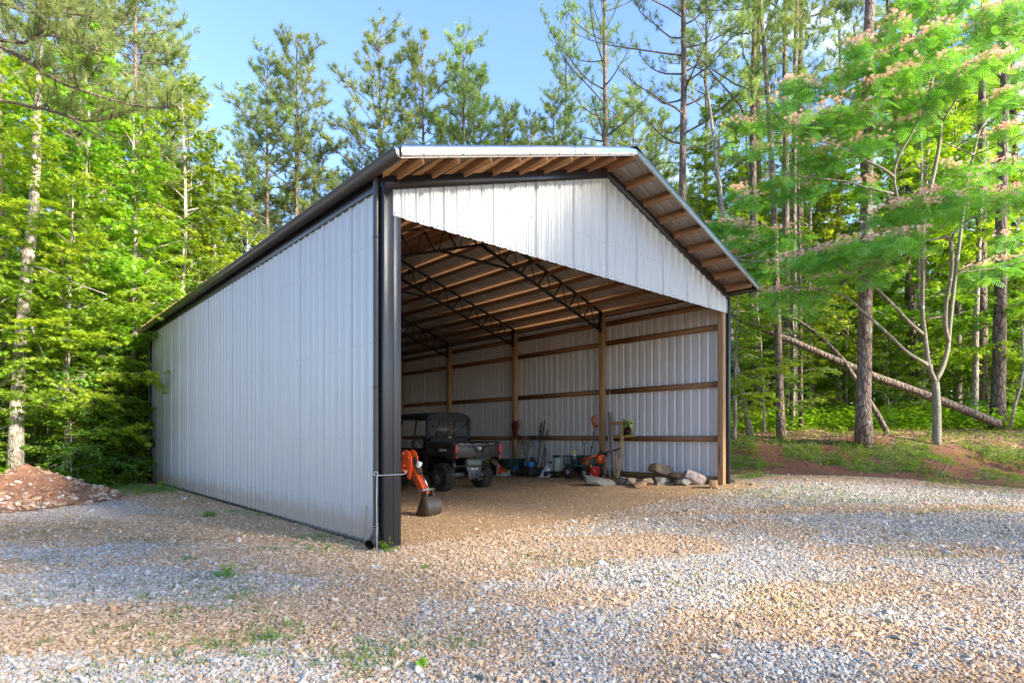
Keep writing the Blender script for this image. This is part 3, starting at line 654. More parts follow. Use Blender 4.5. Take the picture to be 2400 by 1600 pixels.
for u, D, h in ((560, 40, 17), (600, 38, 18.5), (660, 40, 17.5), (765, 39, 17.5), (840, 38, 19.5), (930, 40, 20), (1040, 39, 20), (1150, 41, 18.5), (1215, 39, 19.5), (1275, 41, 17.5), (1360, 40, 19), (1440, 38, 21), (1540, 38, 20)):
    k = r_.choice(['pineA', 'pineB', 'pineC']); x, y = at(u, D); s_ = h/HH[k]; tree(k, x, y, s_=s_*1.35, sz=s_)
x, y = at(472, 34); tree('dead', x, y, label='bare dead snag standing thin against the blue sky', name='dead_tree', cat='dead tree')
# woodland on the left of the barn
left = [('gum3', 425, 22.5, 1.08), ('gum1', 505, 24.5, 1.14), ('gum2', 575, 25, 1.15), ('gum1', 450, 23.8, 1.1), ('gum2', 640, 29, 1.0), ('gum3', 300, 18.8, .9), ('gum3', 215, 18.2, 1.0), ('gum1', 40+40, 17.5, 1.12), ('gum1', 250, 20.5, 1.15), ('gum2', 150, 15.6, .95), ('gum3', 330, 23.5, 1.0), ('gum1', 410, 26, 1.1), ('gum2', 470, 27, 1.15), ('gum3', 130, 22, 1.1),
        ('gum1', 520, 29, 1.0), ('gum2', 330, 19.8, .80), ('oak2', 20, 18, 1.0), ('oak1', 200, 17.5, .95), ('oak1', 290, 20.6, 1.0), ('oak2', 350, 22.5, 1.0), ('gum1', -60, 19, 1.1), ('gum3', 20, 24, 1.1), ('gum2', -20, 14.4, .85),
        ('gum1', 590, 31, .95), ('oak1', 90, 16.4, .8), ('gum3', 210, 26, 1.15), ('gum3', 430, 31, 1.1)]
for i, (k, u, D, s_) in enumerate(left):
    x, y = at(u, D); tree(k, x, y, s_)
for i, (u, D, k, s_) in enumerate([(20,15.3,'shrub1',1.1),(110,15.6,'shrub2',.9),(170,15.3,'shrub1',1.2),(220,16.6,'shrub1',1.3),(265,17.4,'shrub2',.9),(300,18.6,'shrub1',1.3),(335,19.8,'shrub1',1.2),(345,21.2,'shrub2',1.1),(60,17,'shrub2',1.1),(-30,15,'shrub1',1.2),(240,19.5,'shrub2',1.2),(150,19,'shrub2',1.2),(310,22.5,'shrub2',1.3)]):
    x, y = at(u, D); tree(k, x, y, s_)
# random fill: far woods all round the back, understory and trunks on the right
def fill(n, a0, a1, D0, D1, kinds, mind, smin, smax, seed, ok=None, placed=[]):
    r_ = random.Random(seed); c = 0; tries = 0
    while c < n and tries < n*40:
        tries += 1; D = D0+(D1-D0)*r_.random()**.85; a = a0+(a1-a0)*r_.random(); x, y = LD(a*D, D)
        if -3.5 < x < BW+1.2 and -3 < y < BL+3.0: continue
        if ok and not ok(a, D, x, y): continue
        if any((x-p)**2+(y-q)**2 < (mind*(.6 if m < .5 else 1))**2 for p, q, m in placed): continue
        placed.append((x, y, 1)); c += 1; tree(r_.choice(kinds), x, y, r_.uniform(smin, smax), rz=r_.random()*360)
fill(36, -1.05, -.55, 24, 52, ['gum1', 'gum3', 'gum2', 'oak2', 'pineA', 'pineE', 'gum3'], 2.2, .9, 1.2, 1)
fill(26, -.55, .3, 37, 52, ['gum1', 'gum3', 'pineA', 'pineC'], 2.4, .8, 1.0, 2)
rt = lambda a, D, x, y: bank(x, y)[0] > 4.2 and not (a < .53 and D < 24)
fill(12, .30, 1.02, 27, 60, ['pineE', 'pineA', 'pineE', 'pineC'], 2.4, .85, 1.12, 3, rt)
fill(62, .30, 1.05, 21.5, 50, ['gum3', 'oak2', 'gum1', 'gum2', 'oak1', 'oak2'], 1.9, .9, 1.35, 4, rt)
fill(50, .34, 1.02, 20.5, 44, ['shrub2', 'shrub1', 'shrub2', 'oak1'], 1.4, .8, 1.5, 5, rt)
for (k, u, D, s_, lb) in [('gum2', 1740, 24, 1.15, 'bright star-leaved tree rising above the right roof slope'), ('gum2', 1720, 17.6, .62, 'slim leafy sapling close outside the right barn corner'), ('oak1', 1790, 19, .8, None), ('gum3', 1680, 27, 1.1, None), ('gum1', 1900, 24, 1.15, None), ('oak2', 1860, 19.5, .7, None)]:
    x, y = at(u, D); tree(k, x, y, s_, label=lb)
fill(14, .34, .7, 25, 36, ['gum3', 'gum3', 'gum1'], 2.4, 1.35, 1.65, 9, rt)
# trunks that can be told apart in the right-hand woods: u, D, radius, label, lean, bark
def bare_trunk(u, D, r0, H, lb, lean=(0, 0), mat='bark_far', name='pine_tree', cat='pine tree', crown='pineE', z0=None, stubs=3, curve=.012):
    x, y = at(u, D); z = gzf(x, y); rr = np.random.default_rng(int(u)); e = thing(name, lb, cat, (x, y, z))
    T = arc((0, 0, -.3), (lean[0], lean[1], 1), H, (0, 0, .0), 14, rr, curve); g = G(); rd = r0*(1-.62*np.linspace(0, 1, 15)); rd[0] *= 1.35; g.tube(T, rd, n=14)
    for i in range(stubs):
        p, _ = along(T, rr.uniform(.3, .8)); az = rr.random()*6.3; g.tube(arc(p, (math.cos(az), math.sin(az), .3), rr.uniform(.4, 1.8), (0,0,-.2), 4, rr, .1), np.linspace(.025, .008, 5), n=4, cap=False)
    put('trunk', g, M[mat], e, smooth=True)
    if crown:
        me_ = PR[crown][1]; h0 = HH[crown] if crown in HH else 10.; s_ = .85; o = put('crown', me_, parent=e, loc=(T[-1][0], T[-1][1], T[-1][2]-h0*s_*.97)); o.scale = (s_, s_, s_)
    return e
bare_trunk(2025, 16.2, .20, 19, 'nearest pine trunk with flaky grey-brown bark, red earth at its foot', mat='bark_pine', stubs=4)
bare_trunk(2338, 19.5, .21, 20, 'thick dark pine trunk at far right behind the fallen log', lean=(-.01, 0))
bare_trunk(2303, 21.5, .19, 20, 'pine trunk just left of the thick dark one at far right')
bare_trunk(2372, 24, .17, 20, 'narrower pine trunk nearest the right edge')
bare_trunk(2130, 26, .19, 20, 'brown pine trunk seen left of the forked stems')
bare_trunk(2150, 23, .13, 20, 'slim dark pine trunk beside the left forked stem')
bare_trunk(2062, 28, .18, 20, 'dim pine trunk right behind the nearest pine')
bare_trunk(2281, 20.5, .12, 11, 'lichen-spotted hardwood trunk in front of the right-hand pines', mat='bark_pale', name='hardwood_tree', cat='broadleaf tree', crown=None, curve=.03)
bare_trunk(2200, 21.5, .11, 13, 'wavy pale trunk seen between the two forked stems', lean=(.03, .05), mat='bark_pale', name='hardwood_tree', cat='broadleaf tree', crown=None, curve=.04)
bare_trunk(1858, 20.5, .135, 18, 'straight reddish-brown pine trunk under the fallen log')
bare_trunk(1832, 17.6, .12, 17, 'grey pine trunk with pale lichen foot near the bank, left of the reddish one', lean=(.01, .03), mat='bark_pine')
bare_trunk(1879, 19.2, .07, 11, 'thin brown sapling trunk propping the fallen log', lean=(.0, .02), name='sapling', cat='sapling', crown=None)
bare_trunk(1762, 18.2, .10, 12, 'bent trunk with grey lichen just right of the barn', lean=(-.10, .06), mat='bark_pale', name='hardwood_tree', cat='broadleaf tree', crown=None, curve=.05)
bare_trunk(1782, 22.5, .20, 18, 'broad dark pine base in shade right of the barn', lean=(.0, .03))
bare_trunk(1970, 29, .17, 20, 'distant pine trunk left of the nearest pine')
bare_trunk(2087, 30, .16, 20, 'distant twin-like trunk between nearest pine and forked stems')
bare_trunk(2240, 32, .15, 20, 'faint far trunk right of the forked stems')
# leaning short lichen-covered log beside the nearest pine
def stick(name, lb, cat, pts, rads, mat, n=9):
    P = np.array(pts, float); o = P[0].copy(); g = G(); g.tube(P-o, rads, n=n); ob = put(name, g, M[mat], loc=tuple(o), smooth=True); return tag(ob, lb, cat)
def at3(u, v, D): x, y = at(u, D); return (x, y, CZ-(v-1020.4)/1346.9*D)
stick('fallen_log', 'long fallen pine log slanting across the woods down to the bank', 'log',
      [at3(1700, 732, 17.6), at3(1790, 772, 17.7), at3(1870, 805, 17.8), at3(1965, 846, 17.9), at3(2050, 882, 18), at3(2170, 925, 18.1), at3(2260, 960, 18.2), at3(2340, 992, 18.3)], [.06, .085, .095, .105, .115, .125, .13, .125], 'bark_far', 12)
stick('leaning_branch', 'mossy grey branch leaning over the fallen log beside the nearest pine', 'branch',
      [at3(2086, 1025, 17.2), at3(2055, 968, 17.4), at3(2010, 895, 17.6), at3(1975, 842, 17.9), at3(1925, 790, 18.2), at3(1870, 750, 18.5), at3(1795, 725, 18.8)], [.085, .075, .07, .062, .055, .045, .03], 'bark_far')
stick('crooked_stem', 'crooked lichen-speckled stem growing at the right edge', 'sapling', [at3(2368, 1000, 17.5), at3(2378, 950, 17.5), at3(2392, 905, 17.6), at3(2400, 860, 17.6), at3(2396, 760, 17.7)], [.05, .045, .04, .035, .02], 'bark_pale')
# the leaning pale-barked tree by the rubble heap
x, y = at(33, 14.6); e = thing('sweetgum_tree', 'leaning tree with mottled pale bark behind the rubble heap', 'broadleaf tree', (x, y, gzf(x, y)))
b0 = np.array([x, y, gzf(x, y)])
P = np.array([at3(33, 1110, 14.6), at3(40, 960, 14.65), at3(50, 800, 14.7), at3(62, 640, 14.8), at3(78, 500, 14.9), at3(85, 380, 15.), at3(88, 250, 15.), at3(95, 100, 15.1)])-b0; P[0, 2] = -.3
g = G(); g.tube(P, [.20, .155, .145, .135, .12, .10, .075, .04], n=14); put('trunk', g, M['bark_pale'], e, smooth=True)
for pts, lbn in (([at3(62, 777, 14.75), at3(95, 783, 14.4), at3(130, 795, 14.2), at3(172, 797, 14.)], 0), ([at3(66, 740, 14.75), at3(78, 775, 14.5), at3(92, 808, 14.4), at3(108, 845, 14.3)], 1), ([at3(62, 620, 14.8), at3(110, 632, 14.3), at3(180, 665, 13.9), at3(250, 690, 13.6)], 2)):
    g = G(); g.tube(np.array(pts)-b0, np.linspace(.03, .01, 4), n=6); put('branch', g, M['bark_pale'], e, smooth=True)
o = put('crown', PR['gum1'][1], parent=e, loc=(-.1, 0, 2.6)); o.scale = (.95, .95, .72)
# branch sprays over the left clearing (layered leaves low in front of the dark gap)
for (u, v, D, L_) in ():
    pass
# the pine at the far left whose limbs reach across the top corner
x, y = at(-170, 12.2); b0 = np.array([x, y, gzf(x, y)]); e = thing('pine_tree', 'pine whose long needle-clad limbs reach in across the upper left corner', 'pine tree', tuple(b0))
g = G(); g.tube([(0,0,-.3), (0,0,4), (.1,0,9), (.1,.1,14)], [.26, .2, .17, .1], n=12); put('trunk', g, M['bark_pine'], e, smooth=True)
rr = np.random.default_rng(77)
limbs = [([(-170, 130, 12.2), (-60, 98, 12.2), (0, 94, 12.2), (57, 101, 12.2), (96, 78, 12.1), (115, 40, 12.1), (122, 5, 12)], .055),
         ([(57, 101, 12.2), (110, 82, 12.), (170, 95, 11.8), (230, 118, 11.7)], .03),
         ([(-170, 60, 12.2), (0, 109, 12.2), (57, 138, 12.3), (96, 168, 12.3), (153, 199, 12.4), (214, 220, 12.5), (298, 245, 12.6), (375, 254, 12.7), (415, 250, 12.7)], .045),
         ([(-170, 220, 12.2), (0, 235, 12.6), (115, 258, 12.8), (199, 285, 13), (268, 276, 13.1), (318, 256, 13.1)], .04),
         ([(-170, -40, 12.2), (-20, 0, 12), (60, 30, 11.9), (150, 30, 11.8), (230, 45, 11.8)], .035)]
PP, DD, TT = [], [], []
for pts, r_ in limbs:
    B = np.array([at3(*p) for p in pts])-b0; g = G(); g.tube(B, np.linspace(r_, .01, len(B)), n=8, cap=False); vis = .28 if pts[0][0] < 0 else .1
    Lb = np.linalg.norm(np.diff(B, axis=0), axis=1).sum()
    for j in range(int(Lb*11)):
        s_ = vis+(1-vis)*rr.random(); q, bd = along(B, s_); d2 = unit(bd*.5+rr.normal(0, .5, 3)+[0, 0, .5]); tl = rr.uniform(.25, .8)*(1.1-.5*abs(s_-.5))
        tp = arc(q, d2, tl, (0, 0, .35), 3, rr, .15); g.tube(tp, np.linspace(.011, .006, 4), n=4, cap=False)
        for s2 in (.45, .62, .8, .95, 1.):
            a, dd = along(tp, s2); PP.append(a); DD.append(unit(dd+rr.normal(0, .25, 3))); TT.append(.62+rr.normal(0, .2))
    put('branch', g, M['bark_far'], e, smooth=True)
g = G(); tufts(g, np.array(PP), np.array(DD), rr, 30, .19, .0052, .62, np.clip(np.array(TT), 0, 1)); put('crown', g, M['needle'], e, tint=True)
# unseen trees added behind the viewpoint, placed and scaled to shade gable and yard
PR['gum4'] = broadleaf(9, 17.5, .17, .60, 3.7, 40, ls=.125, dens=.9)
r_ = random.Random(5)
for x, y, s_ in ((3.2, -16.5, .74), (6.4, -18.5, .93), (9.6, -17.2, .95), (11.2, -15.8, .98), (12.9, -18.4, 1.02), (14.8, -16.6, .95), (17.4, -18.2, 1.0), (11.8, -20, 1.08), (13.6, -21, 1.1), (5.2, -21, .84)):
    tree('gum4', x, y, s_)
for i in range(26):
    x = -28+i*2.6+r_.uniform(-1, 1); y = (-25, -31, -37)[i % 3]+r_.uniform(-2, 2)
    if 2.5 < x < 11 and i % 2: continue
    tree(r_.choice(['pineA', 'pineB', 'pineC', 'gum4']), x, y, r_.uniform(.85, 1.05))

# ------------------------------------------------------------------ the pink-flowered silk tree
b0 = np.array([*at(2195, 16.0), 0.]); b0[2] = gzf(b0[0], b0[1])
mim = thing('silk_tree', 'spreading forked tree with feathery leaves and rows of pink blossoms above the bank', 'flowering tree', tuple(b0))
def q3(u, v, D): return np.array(at3(u, v, D))-b0
LIMBS = [
 ([(2195,1045,16),(2196,960,16),(2192,895,16)], .115, .095),
 ([(2192,895,16),(2176,858,15.9),(2168,787,15.9),(2161,732,15.8),(2163,640,15.7),(2158,560,15.6),(2130,500,15.5),(2106,478,15.4),(2093,413,15.3),(2106,364,15.2),(2140,310,15.2),(2167,260,15.1)], .062, .02),
 ([(2192,895,16),(2212,856,16.1),(2222,815,16.2),(2226,765,16.3),(2233,700,16.4),(2240,640,16.5),(2250,560,16.6),(2263,444,16.8),(2282,363,16.9),(2294,306,17),(2336,252,17.1),(2366,191,17.2),(2380,100,17.2)], .066, .02),
 ([(2222,800,16.2),(2214,760,16.0),(2217,705,15.8),(2228,655,15.6),(2232,605,15.4),(2229,560,15.2),(2250,525,15.1),(2290,505,15.0),(2374,480,14.8)], .06, .025),
 ([(2232,600,15.4),(2225,552,15.2),(2200,560,15.),(2156,566,14.7),(2120,575,14.5)], .045, .015),
 ([(2163,783,15.9),(2130,755,15.5),(2110,732,15.2),(2080,700,15.),(2055,677,14.8),(2019,649,14.6),(1985,640,14.5)], .05, .016),
 ([(2172,853,15.9),(2127,828,15.5),(2086,787,15.3),(2050,754,15.2),(2023,732,15.2),(1994,703,15.2),(1965,689,15.2),(1920,676,15.3),(1850,672,15.5)], .05, .014),
 ([(2093,413,15.3),(2070,395,15.1),(2033,379,15),(1987,352,14.9),(1922,329,14.9),(1870,300,15)], .04, .012),
 ([(2098,455,15.4),(2030,440,15.2),(1984,425,15.1),(1884,415,15.2),(1800,400,15.4)], .035, .012),
 ([(2158,560,15.6),(2179,451,15.8),(2202,344,15.9),(2206,287,16),(2190,245,16),(2175,145,16),(2179,111,16),(2202,65,16),(2229,4,16),(2250,-60,16)], .06, .02),
 ([(2206,290,16),(2240,235,15.7),(2262,190,15.5),(2290,165,15.3)], .035, .012),
 ([(2282,363,16.9),(2240,345,16.4),(2200,330,16.)], .03, .012),
 ([(1985,640,14.5),(1900,575,15.2),(1840,600,15.6),(1775,615,16.2),(1724,605,16.8)], .03, .01),
]
for i, (pts, r0_, r1_) in enumerate(LIMBS):
    P = np.array([q3(*p) for p in pts]); 
    if i == 0: P[0, 2] = min(P[0, 2], -.25)
    tt_ = np.linspace(0, len(P)-1, (len(P)-1)*3+1); Pi = np.stack([np.interp(tt_, range(len(P)), P[:, k]) for k in range(3)], 1)
    Pi[1:-1] = (Pi[:-2]+Pi[1:-1]*2+Pi[2:])/4
    g = G(); g.tube(Pi, np.linspace(r0_, r1_, len(Pi)), n=10); put('trunk' if i == 0 else 'branch', g, M['bark_mimosa'], mim, smooth=True)
LP = np.vstack([np.array([q3(*p) for p in pts[1:]]) for pts, _, _ in LIMBS[1:]])
RIDGES = [
 [(1984,126,14.8),(2030,103,14.8),(2118,61,14.9)], [(2075,134,15),(2150,100,15),(2213,72,15.2)], [(2045,199,14.8),(2118,172,14.8),(2190,150,15)],
 [(2213,195,14.6),(2290,153,14.6),(2374,126,14.6)], [(2150,225,15),(2200,210,15)], [(1800,256,15.6),(1857,245,15.5)], [(1865,290,15),(1911,280,15),(1960,249,15),(2022,241,15)],
 [(1869,305,15.2),(1950,290,15.2),(2030,268,15.2)], [(2064,505,14.3),(2106,482,14.3),(2180,460,14.3),(2240,440,14.4),(2336,467,14.5),(2400,444,14.5)],
 [(2160,494,14),(2210,480,14),(2259,471,14)], [(1968,566,14),(2030,574,14),(2080,560,14),(2129,551,14),(2145,570,14)],
 [(1668,528,19),(1720,530,18),(1774,537,17),(1865,545,16)], [(1832,625,15),(1870,605,15),(1899,600,15),(1940,592,14.8),(1982,587,14.6),(2030,565,14.5),(2065,554,14.4),(2139,575,14.2)],
 [(1710,566,17.5),(1760,570,17),(1816,566,16.5)], [(1775,691,16.5),(1820,688,16),(1874,689,15.6),(1940,699,15.4)],
 [(1690,600,18),(1750,612,17.5),(1810,628,17)], [(2300,40,15),(2350,20,15),(2400,10,15)], [(2250,60,15.5),(2320,80,15.3),(2400,70,15)], [(2180,20,15.6),(2230,-5,15.6),(2290,-20,15.5)],
 [(2290,250,15.8),(2350,230,15.6),(2400,210,15.5)], [(2060,300,15.4),(2130,290,15.4),(2200,270,15.6)], [(1930,360,15.2),(2000,340,15.),(2080,330,15.)], [(1840,350,15.5),(1900,370,15.4),(1960,380,15.2)],
 [(1780,420,16),(1850,430,15.6),(1920,440,15.4)], [(2000,440,15.6),(2060,430,15.4)], [(2300,330,16.5),(2350,310,16.3),(2400,300,16)], [(2100,250,15.9),(2160,230,15.9)],
 [(1820,190,16),(1880,200,15.8),(1930,210,15.5)], [(1700,300,19),(1740,290,18.5),(1790,285,18)], [(1760,350,17.5),(1810,340,17)], [(2340,560,15.8),(2400,540,15.6)], [(2260,640,17),(2330,620,17),(2400,600,16.8)],
 [(2230,150,16.4),(2260,110,16.4)], [(2120,0,15.5),(2170,-20,15.5)], [(2380,170,16.3),(2420,150,16.3)], [(1900,660,15.6),(1960,650,15.4)], [(2200,390,16.4),(2260,400,16.4)], [(1980,180,15.6),(2040,150,15.6)],
 [(1720,440,19),(1780,470,18)], [(2080,640,14.8),(2010,620,14.6)], [(2300,400,17),(2370,380,17)],
]
FR = []; FT = []
for side in (-1, 1):
    for k in range(7):
        y = .12+.88*k/7; l = .34*math.sin(math.pi*(.20+.72*(k+.5)/7))+.06; b = len(FR)
        FR += [(0, y-.020, 0), (0, y+.022, 0), (side*l, y+.034+l*.5, -.25*l), (side*l*.98, y-.030+l*.46, -.25*l)]; FT += [(b, b+1, b+2), (b, b+2, b+3)]
FR = np.array(FR); FR[:, 2] -= .28*FR[:, 1]**2; FROND = (FR, np.array(FT))
PUFF = []; PT = []; pc = []
for k in range(13):
    a = k*2.4; r_ = math.sqrt((k+.5)/13); x, y = r_*math.cos(a), r_*math.sin(a); z = .95-.55*r_*r_; b = len(PUFF); px_, py_ = -math.sin(a)*.14, math.cos(a)*.14
    PUFF += [(0, 0, 0), (x+px_, y+py_, z), (x-px_, y-py_, z)]; PT.append((b, b+1, b+2)); pc += [0, 1, 1]
PUFFT = (np.array(PUFF), np.array(PT)); pc = np.array(pc, float)
rr = np.random.default_rng(8); gf = G(); gb = G(); gtw = G()
fp, fd, fn, ft, fsz = [], [], [], [], []; bp = []
for ri, rg in enumerate(RIDGES):
    P = np.array([q3(*p) for p in rg]); Lr = np.linalg.norm(np.diff(P, axis=0), axis=1).sum(); n_ = max(2, int(Lr/.17)); lt = rr.uniform(.4, .7)
    j = np.argmin(np.linalg.norm(LP-P.mean(0)-[0, 0, -.5], axis=1)); Bp = np.array([LP[j], (LP[j]+P[-1])/2-[0, 0, .12], P[-1]-[0, 0, .16], P[0]-[0, 0, .18]]); gtw.tube(Bp, [.02, .014, .01, .005], n=4, cap=False)
    for i in range(n_):
        c0, dr = along(P, (i+rr.random())/n_); fl = 1 if rr.random() < .85 else 0
        for row in range(3):
            if row == 2 and rr.random() < .8: continue
            dep = rr.normal(0, .38)*(1 if row else .3); dwn = -.16*row-.25*abs(dep)*rr.random()
            c = c0+np.array([rr.normal(0, .10), rr.normal(0, .10), dwn])+np.array([math.sin(YAW), math.cos(YAW), 0])*dep
            nf = 4 if row == 0 else 3
            for k in range(nf):
                az = k*6.28/nf+rr.random(); el = rr.uniform(-.55, .45)-.12*row; d = np.array([math.cos(az)*math.cos(el), math.sin(az)*math.cos(el), math.sin(el)])
                fp.append(c); fd.append(d); fn.append(np.array([0, 0, 1])+rr.normal(0, .45, 3)); ft.append(lt+rr.normal(0, .14)-.05*row); fsz.append(rr.uniform(.30, .50))
            if row == 0 and fl:
                for k in range(rr.integers(8, 17)): bp.append(c+[rr.normal(0, .14), rr.normal(0, .14), rr.uniform(.05, .16)])
            elif row == 1 and rr.random() < .6: bp.append(c+[rr.normal(0, .2), rr.normal(0, .2), rr.uniform(.02, .12)])
scatter(gf, FROND, np.array(fp), np.array(fd), np.array(fn), np.array(fsz), np.clip(ft, 0, 1)); put('crown', gf, M['mimosa'], mim, tint=True)
bp = np.array(bp); N = len(bp); up = np.array([0, 0, 1.])+rr.normal(0, .35, (N, 3)); F = frames(np.cross(up, rr.normal(0, 1, (N, 3))), up)
V = bp[:, None]+np.einsum('kj,njl->nkl', PUFFT[0], F)*rr.uniform(.05, .082, (N, 1, 1)); hue = rr.uniform(.45, 1.0, N)
gb.add(V.reshape(-1, 3), T=(np.arange(N)[:, None, None]*len(PUFF)+PUFFT[1][None]).reshape(-1, 3), tint=(pc[None]*hue[:, None]+(1-pc[None])*.1).ravel())
put('blossoms', gb, M['bloom'], mim, tint=True); put('twigs', gtw, M['bark_mimosa'], mim, kind='stuff')

# ------------------------------------------------------------------ things in and around the barn
for nm, c_, r_ in (('tyre', (.022,.020,.018), .8), ('plastic_black', (.016,.016,.017), .45), ('dusty_black', (.02,.019,.018), .4), ('dark_grey', (.06,.065,.07), .45), ('cloth_black', (.014,.015,.017), .8), ('steel', (.32,.30,.27), .38),
                   ('worn_steel', (.10,.085,.07), .42), ('chrome', (.7,.7,.7), .18), ('orange', (.80,.10,.012), .33), ('red', (.62,.02,.018), .4), ('dark_red', (.14,.012,.012), .6), ('blue', (.03,.22,.55), .4), ('green', (.012,.10,.075), .45),
                   ('dark_green', (.01,.045,.035), .5), ('white', (.72,.72,.70), .45), ('pale_tank', (.60,.66,.56), .35), ('muffler', (.16,.19,.15), .5), ('yellow', (.75,.60,.03), .4), ('tan_rope', (.30,.22,.12), .9), ('rim_cream', (.55,.52,.42), .45), ('label_white', (.8,.78,.74), .5),
                   ('purple', (.16,.06,.45), .5), ('lime', (.55,.70,.12), .6), ('teal', (.05,.35,.35), .35), ('pipe_grey', (.45,.46,.46), .4), ('brown', (.2,.1,.05), .7), ('gold_label', (.55,.42,.15), .5)):
    M[nm] = simple(nm, c_, r_, 0.6 if nm in ('steel', 'worn_steel', 'chrome') else 0., dirt=.35 if nm in ('tyre', 'orange', 'dusty_black', 'worn_steel', 'green', 'plastic_black') else .12)
M['chrome'].node_tree.nodes['Principled BSDF'].inputs['Metallic'].default_value = 1
t = NT('tinted_window'); t.base((.05,.055,.06), .08); t.b.inputs['Alpha'].default_value = .35; M['glass'] = t.m
def sub(name, parent, loc=(0,0,0), rot=None):
    e = bpy.data.objects.new(name, None); COL.objects.link(e); e.parent = parent; e.location = loc
    if rot is not None: e.rotation_euler = [R(a) for a in rot]
    return e
def text(name, s_, size, mat, parent, loc, rot, ext=.002, shear=0, bold=0):
    cu = bpy.data.curves.new(name, 'FONT'); cu.body = s_; cu.size = size; cu.extrude = ext; cu.shear = shear; cu.offset = bold; cu.align_x = 'CENTER'; cu.align_y = 'CENTER'; cu.materials.append(M[mat])
    tmp = bpy.data.objects.new(name, cu); COL.objects.link(tmp); bpy.context.view_layer.update(); me = bpy.data.meshes.new_from_object(tmp); bpy.data.objects.remove(tmp); bpy.data.curves.remove(cu)
    o = bpy.data.objects.new(name, me); COL.objects.link(o); o.parent = parent; o.location = loc; o.rotation_euler = [R(a) for a in rot]; return o
# --- off-road utility vehicle
ux, uy = 5.30, 6.22
utv = thing('utility_vehicle', 'black open-bed off-road utility vehicle with knobby tyres parked in the barn', 'utility vehicle', (ux, uy, gzf(ux, uy)-.01))
TR, TW = .36, .27
def tyre_mesh():
    g = G(); w2 = TW/2; g.lathe([(.19,-w2*.8),(.235,-w2),(.30,-w2*1.0),(.335,-w2*.85),(.342,0),(.335,w2*.85),(.30,w2),(.235,w2),(.19,w2*.8)], axis='x', n=36)
    for k in range(22):
        a = k*2*math.pi/22
        for sgn in (-1, 1):
            for j, (x0, x1, da) in enumerate(((.008, .075, .0), (.075, .132, .09))):
                a0 = a+(.14 if sgn > 0 else 0)+da; a1 = a0+.09; V = []
                for rr_ in (.335, .365 if j == 0 else .355):
                    for x_, a_ in ((x0, a0), (x1, a0+.09), (x1, a1+.07), (x0, a1-.0)): V.append((sgn*x_, rr_*math.cos(a_), rr_*math.sin(a_)))
                g.add(V, Q=[(4,5,6,7), (0,1,5,4), (1,2,6,5), (2,3,7,6), (3,0,4,7)])
    return g.mesh('tyre', M['tyre'])
tym = tyre_mesh()
gr = G(); gr.lathe([(.0,-.02),(.05,-.03),(.06,-.01),(.11,.0),(.15,-.03),(.185,-.09),(.2,-.115),(.2,.115)], axis='x', n=20)
for k in range(6): a = k*1.047; gr.box((-.028, .085*math.cos(a), .085*math.sin(a)), (.03, .022, .022))
rim_m = gr.mesh('rim', M['dark_grey'], True)
for (x, y) in ((-.62, -.92), (.62, -.92), (-.62, 1.12), (.62, 1.12)):
    wh = sub('wheel', utv, (x, y, TR), rot=(rnd.uniform(0, 60), 0, 0) if x < 0 else (rnd.uniform(0, 60), 0, 180)); put('tyre', tym, parent=wh); put('rim', rim_m, parent=wh)
    gl = G()
    for k in range(4): a = k*1.57; gl.lathe([(.0,-.035),(.010,-.03),(.011,-.01)], axis='x', c=(-.02, .045*math.cos(a), .045*math.sin(a)), n=6)
    put('lug_nuts', gl, M['chrome'], wh, kind='stuff')
bed = sub('cargo_bed', utv)
for c_, d_ in (((0, -.93, .875), (1.40, 1.16, .04)), ((-.705, -.93, 1.04), (.05, 1.2, .36)), ((.705, -.93, 1.04), (.05, 1.2, .36)), ((0, -.36, 1.04), (1.36, .04, .36))):
    put('bed_panel', G().box(c_, d_), M['plastic_black'], bed, bevel=.012)
for sx in (-1, 1):
    g = G().box((sx*.722, -.93, 1.235), (.08, 1.2, .03)); put('bed_rail', g, M['plastic_black'], bed, bevel=.008)
    g = G(); g.prism([(-1.40, .84), (-1.30, .70), (-1.16, .62), (-.70, .62), (-.50, .70), (-.42, .84)], sx*.70, sx*.735, axis='x'); 
    g2 = G(); P = [(-1.53,.86), (-1.50,1.22), (-.34,1.22), (-.34,.80), (-.48,.80), (-.62,.90), (-1.22,.90), (-1.36,.78), (-1.46,.76)]
    g2.prism(P, sx*.735, sx*.755, axis='x'); put('side_skin', g2, M['plastic_black'], bed, bevel=.006)
tg = sub('tailgate', utv, (0, -1.545, 0))
put('gate_panel', G().box((0, 0, 1.035), (1.40, .05, .36)), M['dusty_black'], tg, bevel=.018)
g = G(); g.prism([(-.68,1.14),(-.20,1.14),(-.09,.98),(.15,.98),(.26,1.14),(.68,1.14),(.68,1.17),(.24,1.17),(.13,1.01),(-.07,1.01),(-.18,1.17),(-.68,1.17)], -.036, -.02); put('raised_rib', g, M['dusty_black'], tg, bevel=.004)
g = G(); g.prism([(-.12,1.14),(.18,1.14),(.12,1.015),(-.06,1.015)], -.038, -.018); put('handle_recess', g, M['plastic_black'], tg, bevel=.006)
for x0, x1 in ((-.60,-.46), (-.42,-.26), (-.16,.24), (.34,.52)): put('top_bar', G().box(((x0+x1)/2, -.03, 1.205), (x1-x0, .03, .022)), M['steel'], tg, bevel=.006)
g = G(); g.lathe([(.026,-.004),(.042,-.006),(.042,.002)], axis='y', c=(.03, -.042, 1.085), n=18); g.bar((.012,-.046,1.066), (.048,-.046,1.104), .006, .014); put('emblem', g, M['label_white'], tg)
